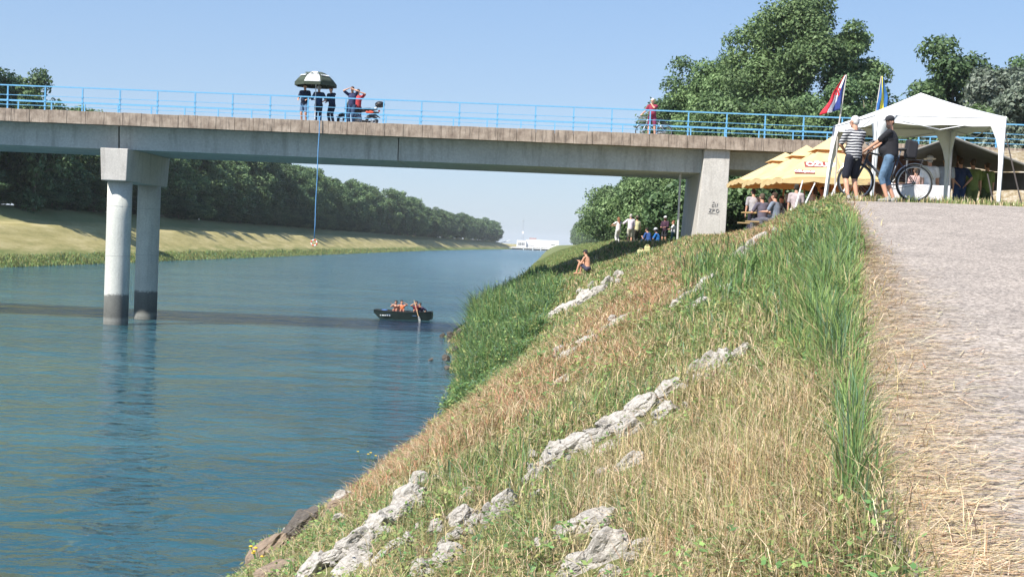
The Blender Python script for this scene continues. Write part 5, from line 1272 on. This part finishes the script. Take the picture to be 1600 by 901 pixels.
# ------------------------------------------------------------------ on the bridge
DZ = ZL0+.47
def deckp(px, Y): a = at(px, 190, Y); return (a.x, Y, DZ)
NAVY = (.02,.03,.06)
person('left one of three people in navy under the parasol on the bridge, wearing shorts', deckp(475, 61.0), 3.0, H_=1.85, shirt=NAVY, sleeve=.9, pants=(.10,.16,.26), leg=.42, hands=[(-.2,.3,1.05),(.2,.3,1.05)], hair=(.05,.04,.03), vox=.016, shoes=(.05,.05,.05), belly=.05)
person('middle one of three people under the green parasol on the bridge, with grey hair', deckp(497, 61.1), .3, H_=1.80, shirt=(.03,.06,.13), sleeve=1.2, pants=(.02,.03,.06), leg=1.0, hands=[(-.2,.3,1.15),(.25,.25,1.1)], hair=(.5,.5,.48), hstyle='pony', cap=(.6,.6,.6), vox=.016)
person('right one of three people in navy under the parasol on the bridge, leaning on railing', deckp(518, 61.0), 2.6, H_=1.76, shirt=NAVY, sleeve=1.5, pants=(.015,.02,.04), leg=1.0, hands=[(.36,.28,1.05),(.1,.32,1.03)], elbow=[(-.5,-.5,-1),(.5,-.5,-1)], lean=(.05,.1), hair=(.04,.03,.03), vox=.016)
person('man in navy shirt raising both hands to his face on the bridge behind the motorcycle', deckp(549, 61.2), 2.9, H_=1.84, shirt=(.035,.04,.10), sleeve=.8, pants=(.03,.06,.12), leg=1.0, hands=[(-.08,.2,1.62),(.1,.2,1.64)], elbow=[(-1,.2,-.2),(1,.2,-.2)], hair=(.08,.05,.04), vox=.016)
person('person in red top standing behind the man in navy on the bridge', deckp(558, 62.0), 3.4, H_=1.82, shirt=(.5,.06,.07), sleeve=.8, pants=(.04,.05,.1), leg=1.0, hands=[(-.05,.22,1.6),(.25,.2,1.2)], elbow=[(-1,.2,-.2),(1,.1,-.3)], hair=(.06,.04,.03), vox=.016)
# parasol
GRN = M((.05,.065,.045), .8); CWH = M((.8,.8,.79), .8)
pb = deckp(492, 60.85)
po_ = empty('beer_parasol', pb, 0, 'small dark green and white parasol held over three people on the bridge', 'parasol')
A_ = at(489, 112, 60.85).z-DZ; E_ = A_-.54; R_ = .98
mb = MB(); mb.tube([(0,0,0),(-.02,0,A_-.02)], .022, 8); mb.build('pole', M((.75,.76,.78), .4), po_)
for i in range(8):
    a0 = PI/8+i*PI/4; a1 = a0+PI/4; mb = MB(); vs_ = []; fs_ = []; n = 6
    for r_ in range(n+1):
        for c_ in range(n+1):
            rr_ = r_/n; z = E_+(A_-E_)*(1-rr_**2.5); p0 = Vector((math.cos(a0), math.sin(a0), 0)); p1 = Vector((math.cos(a1), math.sin(a1), 0)); q_ = p0.lerp(p1, c_/n)*R_*rr_; vs_.append((q_.x-.02, q_.y, z))
    for r_ in range(n):
        for c_ in range(n): k = r_*(n+1)+c_; fs_.append((k, k+n+1, k+n+2, k+1))
    mid = (a0+a1)/2; front = abs(((mid+PI/2+PI) % (2*PI))-PI) < .3
    mb.add(vs_, fs_); pn_ = mb.build('canopy_panel', CWH if front else GRN, po_, True); solid(pn_, .006)
    vm = Vector((math.cos(mid), math.sin(mid), 0))*R_*.925
    # valance of each panel
    p0 = Vector((math.cos(a0), math.sin(a0), 0))*R_; p1 = Vector((math.cos(a1), math.sin(a1), 0))*R_
    mb = MB(); mb.add([(p0.x-.02,p0.y,E_),(p1.x-.02,p1.y,E_),(p1.x-.02,p1.y,E_-.14),(p0.x-.02,p0.y,E_-.14)], [(0,1,2,3)]); solid(mb.build('valance', GRN, po_), .005)
    if not front and math.sin(mid) < .5:
        rr_ = .72; zc_ = E_+(A_-E_)*(1-rr_**2.5); tang = Vector((-math.sin(mid), math.cos(mid), 0)); rad_ = Vector((math.cos(mid), math.sin(mid), 0)); slope = math.atan2((A_-E_)*1.9*rr_**.9, R_)
        upv = (-rad_*math.cos(slope)+Vector((0,0,1))*math.sin(slope)).normalized(); nn = tang.cross(upv).normalized()
        Mx = Matrix((tang, upv, nn)).transposed().to_4x4(); Mx.translation = rad_*R_*rr_*.96+Vector((-.02,0,zc_))+nn*.03
        text_mesh('TUBORG', .11, 'lettering', CWH, pn_, Mx, bold=.006)
    if front:
        rr_ = .6; zc_ = E_+(A_-E_)*(1-rr_**2.5); slope = math.atan2((A_-E_)*1.9*rr_**.9, R_)
        text_mesh('TUBORG', .2, 'lettering', M((.1,.12,.1), .7), pn_, Matrix.Translation((-.02, -R_*.925*rr_-.05, zc_+.02)) @ Matrix.Rotation(slope, 4, 'X'), bold=.004)
for i in range(8):
    a0 = PI/8+i*PI/4; mb = MB(); mb.tube([(-.02,0,A_-.06), (math.cos(a0)*R_*.55-.02, math.sin(a0)*R_*.55, A_-.25), (math.cos(a0)*R_*.97-.02, math.sin(a0)*R_*.97, E_-.01)], .007, 4); mb.build('rib', M((.6,.6,.6), .5), po_)

# motorcycle parked along the railing, front to the left
def motorcycle(loc, rz):
    o = empty('motorcycle', loc, rz, 'dark motorcycle with a black top box parked on the bridge behind the railing', 'motorcycle'); BK = M((.02,.02,.022), .45); GR = M((.3,.3,.31), .4, .6); RD = M((.6,.1,.05), .4)
    for x in (0, 1.32):
        w_ = empty('wheel', (x, 0, .30)); w_.parent = o; mb = MB(); mb.ring((0,0,0), .245, .055, 'y', 32, 10); mb.build('tyre', BK, w_, True)
        mb = MB(); mb.ring((0,0,0), .18, .018, 'y', 28, 6)
        for k in range(5): a = 2*PI*k/5; mb.tube([(0,0,0),(math.cos(a)*.18,0,math.sin(a)*.18)], .014, 6)
        mb.build('rim', GR, w_, True)
    mb = MB(); mb.tube([(1.32,-.09,.3),(1.1,-.09,.82)], .028, 8); mb.tube([(1.32,.09,.3),(1.1,.09,.82)], .028, 8); mb.build('fork', GR, o, True)
    mb = MB(); mb.ell((.66,0,.42), (.22,.16,.17)); mb.ell((.8,0,.5), (.12,.14,.18)); mb.box((.45,-.12,.25), (.8,.12,.34)); remesh(mb.build('engine', GR, o), .02, 2)
    mb = MB(); mb.ell((.83,0,.80), (.26,.15,.14)); mb.capsule((.95,0,.75),(1.15,0,.72), .1, .07); remesh(mb.build('fuel_tank', BK, o), .018, 4)
    mb = MB(); mb.capsule((.62,0,.78),(.1,0,.84), .10, .09); mb.capsule((.1,0,.82),(-.22,0,.88), .08, .05); remesh(mb.build('seat', BK, o), .018, 3)
    mb = MB(); mb.capsule((-.05,0,.72),(-.30,0,.72), .06, .035); mb.capsule((-.1,0,.66),(-.38,0,.48), .05, .02); remesh(mb.build('tail', BK, o), .015, 3)
    mb = MB(); mb.ell((-.33,0,.80), (.05,.09,.05)); mb.build('tail_light', RD, o, True)
    mb = MB(); mb.ell((.1,.13,.72), (.2,.02,.07)); mb.ell((.1,-.13,.72), (.2,.02,.07)); remesh(mb.build('side_panel', RD, o), .012, 1)
    mb = MB(); mb.ell((1.2,0,.86), (.09,.1,.1)); mb.build('headlight', GR, o, True)
    mb = MB(); mb.tube([(.98,-.36,1.04),(1.08,-.2,1.02),(1.1,.2,1.02),(.98,.36,1.04)], .015, 8); hb_ = mb.build('handlebar', BK, o, True)
    for k in (-1, 1): mb = MB(); mb.tube([(1.05,.24*k,1.03),(1.03,.3*k,1.2)], .007, 5); mb.ell((1.03,.31*k,1.23), (.02,.07,.045)); mb.build('mirror', BK, hb_, True)
    mb = MB(); mb.hexa([(1.1,-.17,.9),(1.27,-.12,.88),(1.27,.12,.88),(1.1,.17,.9),(1.02,-.14,1.28),(1.06,-.1,1.3),(1.06,.1,1.3),(1.02,.14,1.28)]); bevel(mb.build('windshield', M((.07,.08,.09), .1), o), .02, 2)
    mb = MB(); mb.tube([(.55,-.17,.3),(.1,-.18,.28),(-.3,-.19,.36)], [.03,.045,.05], 8); mb.build('exhaust', GR, o, True)
    mb = MB(); mb.ell((-.36,0,1.10), (.24,.24,.15)); mb.box((-.55,-.2,1.0), (-.15,.2,1.06)); tb = mb.build('top_box', BK, o); remesh(tb, .02, 4)
    mb = MB(); mb.tube([(-.05,0,.88),(-.3,0,.98)], .02, 6); mb.tube([(-.3,-.12,.97),(-.3,.12,.97)], .02, 6); mb.build('rack', GR, o)
    mb = MB(); mb.tube([(.5,.15,.28),(.42,.32,.0)], .012, 6); mb.build('side_stand', BK, o)
    mb = MB(); mb.tube([(.0,-.08,.3),(.45,-.1,.32)], .025, 6); mb.tube([(.0,.08,.3),(.45,.1,.32)], .025, 6); mb.build('swing_arm', BK, o)
    mb = MB()
    for cx_ in (0, 1.32):
        for k in range(8):
            a = .5+2.2*k/8; mb.box((cx_+math.cos(a)*.32-.05,-.06,.3+math.sin(a)*.32-.012), (cx_+math.cos(a)*.32+.05,.06,.3+math.sin(a)*.32+.012))
    remesh(mb.build('mudguard', BK, o), .015, 3)
    return o
q = deckp(579, 61.55); motorcycle((q[0]+.05, q[1], q[2]), PI+.05)

# cyclist
q = deckp(1002, 61.3)
bicycle('silver bicycle with front basket on the bridge under the rider in maroon', (deckp(1040, 61.4)[0], 61.4, DZ), PI, (.55,.6,.65), .98, basket=True)
person('rider in maroon T-shirt astride a silver bicycle on the bridge touching his chin', deckp(1019, 61.35), 2.85, H_=1.80, pel=(0,0,.98), lean=(0,.05), feet=[(-.16,.05,0),(.16,.0,.0)], hands=[(.02,.14,1.50),(.42,.25,1.08)], elbow=[(-1,.1,-.6),(.6,-.4,-1)], shirt=(.26,.03,.06), sleeve=.7, pants=(.2,.03,.08), leg=.4, hair=(.55,.5,.45), vox=.016, fine=True, belly=.06)

# rope and lifebuoy hanging from the parapet
ra_ = at(499.5, 186, 59.86); rb_ = at(491, 373, 59.86)
mb = MB(); mb.tube([(0,.35,.15),(0,.18,.14),(0,.02,.1),(0,-.0,-.2)]+[((rb_.x-ra_.x)*k/8+.01*math.sin(k*2), 0, (rb_.z-ra_.z)*k/8) for k in range(1, 9)], .022, 6)
o = mb.build('rope', M((.12,.3,.55), .8), None, True, loc=tuple(ra_)); tag(o, 'blue rope hanging from the bridge parapet down towards the water', 'rope')
lb_ = empty('lifebuoy', (rb_.x, 59.86, rb_.z-.18), 0, 'red and white lifebuoy hanging at the lower end of the blue rope', 'lifebuoy')
for k in range(8):
    a0 = 2*PI*k/8; pts = [(math.cos(a0+j*PI/20)*.13, 0, math.sin(a0+j*PI/20)*.13) for j in range(6)]; mb = MB(); mb.tube(pts, .03, 8); mb.build('segment', M((.75,.12,.06) if k % 2 else (.85,.83,.8), .5), lb_, True)

# ------------------------------------------------------------------ boat with four rowers
bp = at(630, 500, 70); Yb = 4.5*F/ (500-375)  # water level at the pixel of the hull
dd = ray(630, 498.5); tt = -4.5/dd.z; bw = CAMP+dd*tt
boat = empty('rowing_boat', (bw.x, bw.y, 0), -.03, 'dark green flat bottomed rowing boat carrying four people', 'boat')
HULL = plain('dark_green_hull', (.02,.032,.03), .45, var=.25, scale=4); INN = plain('blue_grey_inside', (.08,.15,.28), .6)
sc_ = bw.y/F; Lb_ = 90*sc_/2
secs = []
for k in range(13):
    u = -1+2*k/12; x = u*Lb_; wd_ = .58*(1-.42*abs(u)**3); bt = .0; tp = .44+.05*u*u
    rise = max(0, abs(u)-.74)/.26; bt = -.10+.40*rise if u < 0 else -.10+.18*rise
    if u > 0: x = x*(1.0)
    secs.append((x, wd_, bt, tp))
mb = MB(); vs_ = []; 
for (x, wd_, bt, tp) in secs: vs_ += [(x,-wd_*.78,bt),(x,-wd_,tp),(x,-wd_+.04,tp),(x,-wd_*.78+.04,bt+.04),(x,wd_*.78-.04,bt+.04),(x,wd_-.04,tp),(x,wd_,tp),(x,wd_*.78,bt)]
fs_ = []
for k in range(12):
    for j in range(8): fs_.append((k*8+j, k*8+(j+1) % 8, (k+1)*8+(j+1) % 8, (k+1)*8+j))
fs_ += [(0,1,2,3,4,5,6,7)[::-1], tuple(96+j for j in range(8))]
mb.add(vs_, fs_); mb.build('hull', HULL, boat)
for e_ in (0, 12):
    x, wd_, bt, tp = secs[e_]; mb = MB(); mb.hexa([(x-.03,-wd_*.76,bt),(x+.03,-wd_*.76,bt),(x+.03,wd_*.76,bt),(x-.03,wd_*.76,bt),(x-.03,-wd_+.01,tp-.01),(x+.03,-wd_+.01,tp-.01),(x+.03,wd_-.01,tp-.01),(x-.03,wd_-.01,tp-.01)]); mb.build('transom', HULL, boat)
for x in (-.78, -.2, .7): mb = MB(); mb.box((x-.12,-.53,.24), (x+.12,.53,.27)); mb.build('thwart', INN, boat)
mb = MB()
for s_ in (-1, 1): mb.tube([(x, s_*(wd_-.01), tp+.01) for x, wd_, bt, tp in secs], .022, 6)
mb.build('gunwale', M((.015,.02,.022), .5), boat, True)
mb = MB(); mb.box((-1.25,-.3,.36), (-.95,.3,.50)); bevel(mb.build('bow_locker', M((.03,.12,.4), .5), boat), .03, 2)
for x, w_ in ((-1.22, .05), (-1.08, .09), (-.95, .07), (-.83, .05), (-.70, .05)):
    mb = MB(); mb.ell((x, -.535, .20), (w_*.7, .03, .035), 8, 6); mb.build('hull_mark', M((.7,.72,.75), .6), boat)
def rower(x, y_, face, label, **k):
    return person(label, (bw.x+x, bw.y+y_, .27-.50), face, pel=(0,0,.60), feet=[(-.10,.24,.36),(.10,.24,.36)], knee=(0,.5,1), vox=.015, H_=k.pop('H_', 1.6), **k)
rower(-.42, -.08, PI-.1, 'bare chested rower on the left side of the dark boat', shirt=None, pants=(.5,.1,.1), leg=.4, skin=SKIN, hair=(.06,.04,.03), hands=[(.22,.28,1.18),(.08,.30,1.20)], elbow=[(-.6,-.2,-1),(.8,-.3,-.8)], lean=(0,.08), shoes=None, vest=None)
rower(-.14, .16, PI+.3, 'sunlit person holding a raised hand second from the left in the boat', shirt=(.85,.3,.2), sleeve=.1, pants=(.3,.08,.1), leg=.4, hair=(.03,.02,.02), hands=[(-.1,.25,1.28),(.12,.3,1.0)], elbow=[(-1,0,-.5),(.8,-.2,-1)], shoes=None, vest=(.85,.22,.08))
rower(.72, -.08, PI, 'rower in dark red life vest gripping the wooden paddle in the boat', shirt=(.1,.03,.05), sleeve=.1, pants=(.05,.05,.07), leg=.45, hair=(.05,.03,.03), hands=[(-.12,.30,1.22),(.10,.28,1.28)], elbow=[(-1,-.1,-.7),(1,-.1,-.7)], vest=(.22,.03,.04), shoes=None, skin=SKIN2)
rower(.98, .16, PI-.4, 'person in dark purple shirt hunched behind the paddling rower in the boat', shirt=(.06,.04,.09), sleeve=1.2, pants=(.05,.05,.07), leg=.9, hair=(.04,.03,.03), lean=(0,.2), shoes=None, H_=1.5)
pd = empty('paddle', (bw.x+.62, bw.y-.52, 1.0), 0, 'wooden paddle with pale blade held over the side of the boat', 'paddle')
mb = MB(); mb.tube([(0,.05,.12),(.30,-.18,-.75)], .02, 8); mb.build('shaft', M((.6,.4,.22), .5), pd)
mb = MB(); mb.ell((.36,-.23,-.90), (.065,.012,.16), 14, 8, rot=Matrix.Rotation(-.33, 3, 'Y')); mb.build('blade', M((.82,.75,.68), .5), pd, True)

# ------------------------------------------------------------------ group on the bank beside the wall pier
def bankp(px, py, Y): a = at(px, py, Y); return (a.x, Y, max(a.z, Hs(a.x, Y)-.35) if False else Hs(a.x, Y))
person('person in short white top and pale patterned trousers leftmost of the group on the bank', bankp(965, 380, 72.6), .6, H_=1.5, shirt=(.75,.68,.66), sleeve=.5, pants=(.62,.62,.60), leg=1.0, hair=(.22,.10,.05), hstyle='long', vox=.016, hands=[(-.25,.42,1.2),(-.05,.42,1.2)], elbow=[(-1,0,-.4),(1,0,-.4)])
person('tall person in white lilac shirt and pale shorts in the group on the bank', bankp(984, 380, 73.1), .2, H_=1.72, shirt=(.68,.6,.66), sleeve=1.0, pants=(.5,.48,.40), leg=.5, hair=(.4,.37,.33), vox=.016, hands=[(-.35,.25,1.2),(.25,.1,.8)])
person('person in yellowish shirt and dark hat beside the tall white shirt person on the bank', bankp(994, 380, 74.1), .4, H_=1.66, shirt=(.55,.52,.30), sleeve=.8, pants=(.06,.06,.05), leg=1.0, hat=(.12,.10,.07), hair=(.08,.06,.05), vox=.016)
def bsit(px, Y, label, shirt, **k): 
    a = at(px, 380, Y); return person(label, (a.x, Y, Hs(a.x, Y)-.02), k.pop('face', .8), pel=(0,0,.20), feet=[(-.15,.5,.0),(.15,.5,.0)], knee=(0,.3,1), hands=[(-.1,.42,.5),(.1,.42,.5)], shirt=shirt, vox=.016, leg=k.pop('leg', 1.0), **k)
bsit(1014, 72.0, 'left one of two people in blue sitting on the bank near the wall pier', (.03,.08,.25), pants=(.03,.05,.12), hair=(.03,.02,.02), lean=(0,.25))
bsit(1028, 72.4, 'right one of two people in blue sitting on the bank, wearing a grey sun hat', (.02,.14,.42), pants=(.03,.08,.2), hat=(.45,.46,.48), lean=(0,.2), face=1.2)
person('girl in white cap, dark hoodie and black shorts standing by the wall pier', bankp(1038, 385, 71.6), 2.6, H_=1.62, shirt=(.05,.02,.04), sleeve=1.6, pants=(.02,.02,.025), leg=.4, cap=(.8,.78,.78), hair=(.05,.03,.03), hstyle='long', vox=.016, hands=[(-.1,.3,1.1),(.12,.3,1.1)])
person('child in white T-shirt and teal trousers right beside the wall pier', bankp(1051, 382, 72.2), 1.4, H_=1.42, shirt=(.75,.74,.76), sleeve=.6, pants=(.04,.12,.16), leg=1.0, hair=(.2,.08,.05), vox=.016, hands=[(-.15,.4,1.15),(.1,.4,1.15)])
# yellow canisters
for px, py, c_, lb, w_ in ((1011, 394, (.55,.52,.25), 'upright pale yellow canister standing in the grass below the sitting people', .13), (1001, 395, (.55,.53,.28), 'low pale yellow canister lying left of the upright one', .16)):
    g_ = ground(px, py+2); o = empty('canister', tuple(g_), 0, lb, 'canister'); hh_ = .34 if w_ < .14 else .2; mb = MB(); mb.box((-w_,-.1,0), (w_,.1,hh_)); bevel(mb.build('body', M(c_, .5), o), .04, 3)
    mb = MB(); mb.tube([(-w_*.6,0,hh_-.01),(-w_*.4,0,hh_+.06),(w_*.4,0,hh_+.06),(w_*.6,0,hh_-.01)], .015, 6); mb.build('handle', M(c_, .5), o); mb = MB(); mb.tube([(w_*.75,0,hh_-.01),(w_*.75,0,hh_+.04)], .025, 8); mb.build('lid', M((.3,.05,.05), .5), o)
# sunbather on the slope
g_ = ground(918, 430)
person('bare backed sunbather in a dark cap sitting in the tall green herbs on the slope', (g_.x, g_.y, g_.z+.12), 1.0, pel=(0,0,.18), feet=[(-.16,.5,-.1),(.16,.5,-.1)], knee=(0,.3,1), hands=[(-.1,.42,.48),(.12,.42,.48)], shirt=None, pants=(.05,.05,.08), leg=.35, cap=(.03,.03,.035), hair=(.04,.03,.03), skin=SKIN2, vox=.014, lean=(0,.2), shoes=None, H_=1.7)
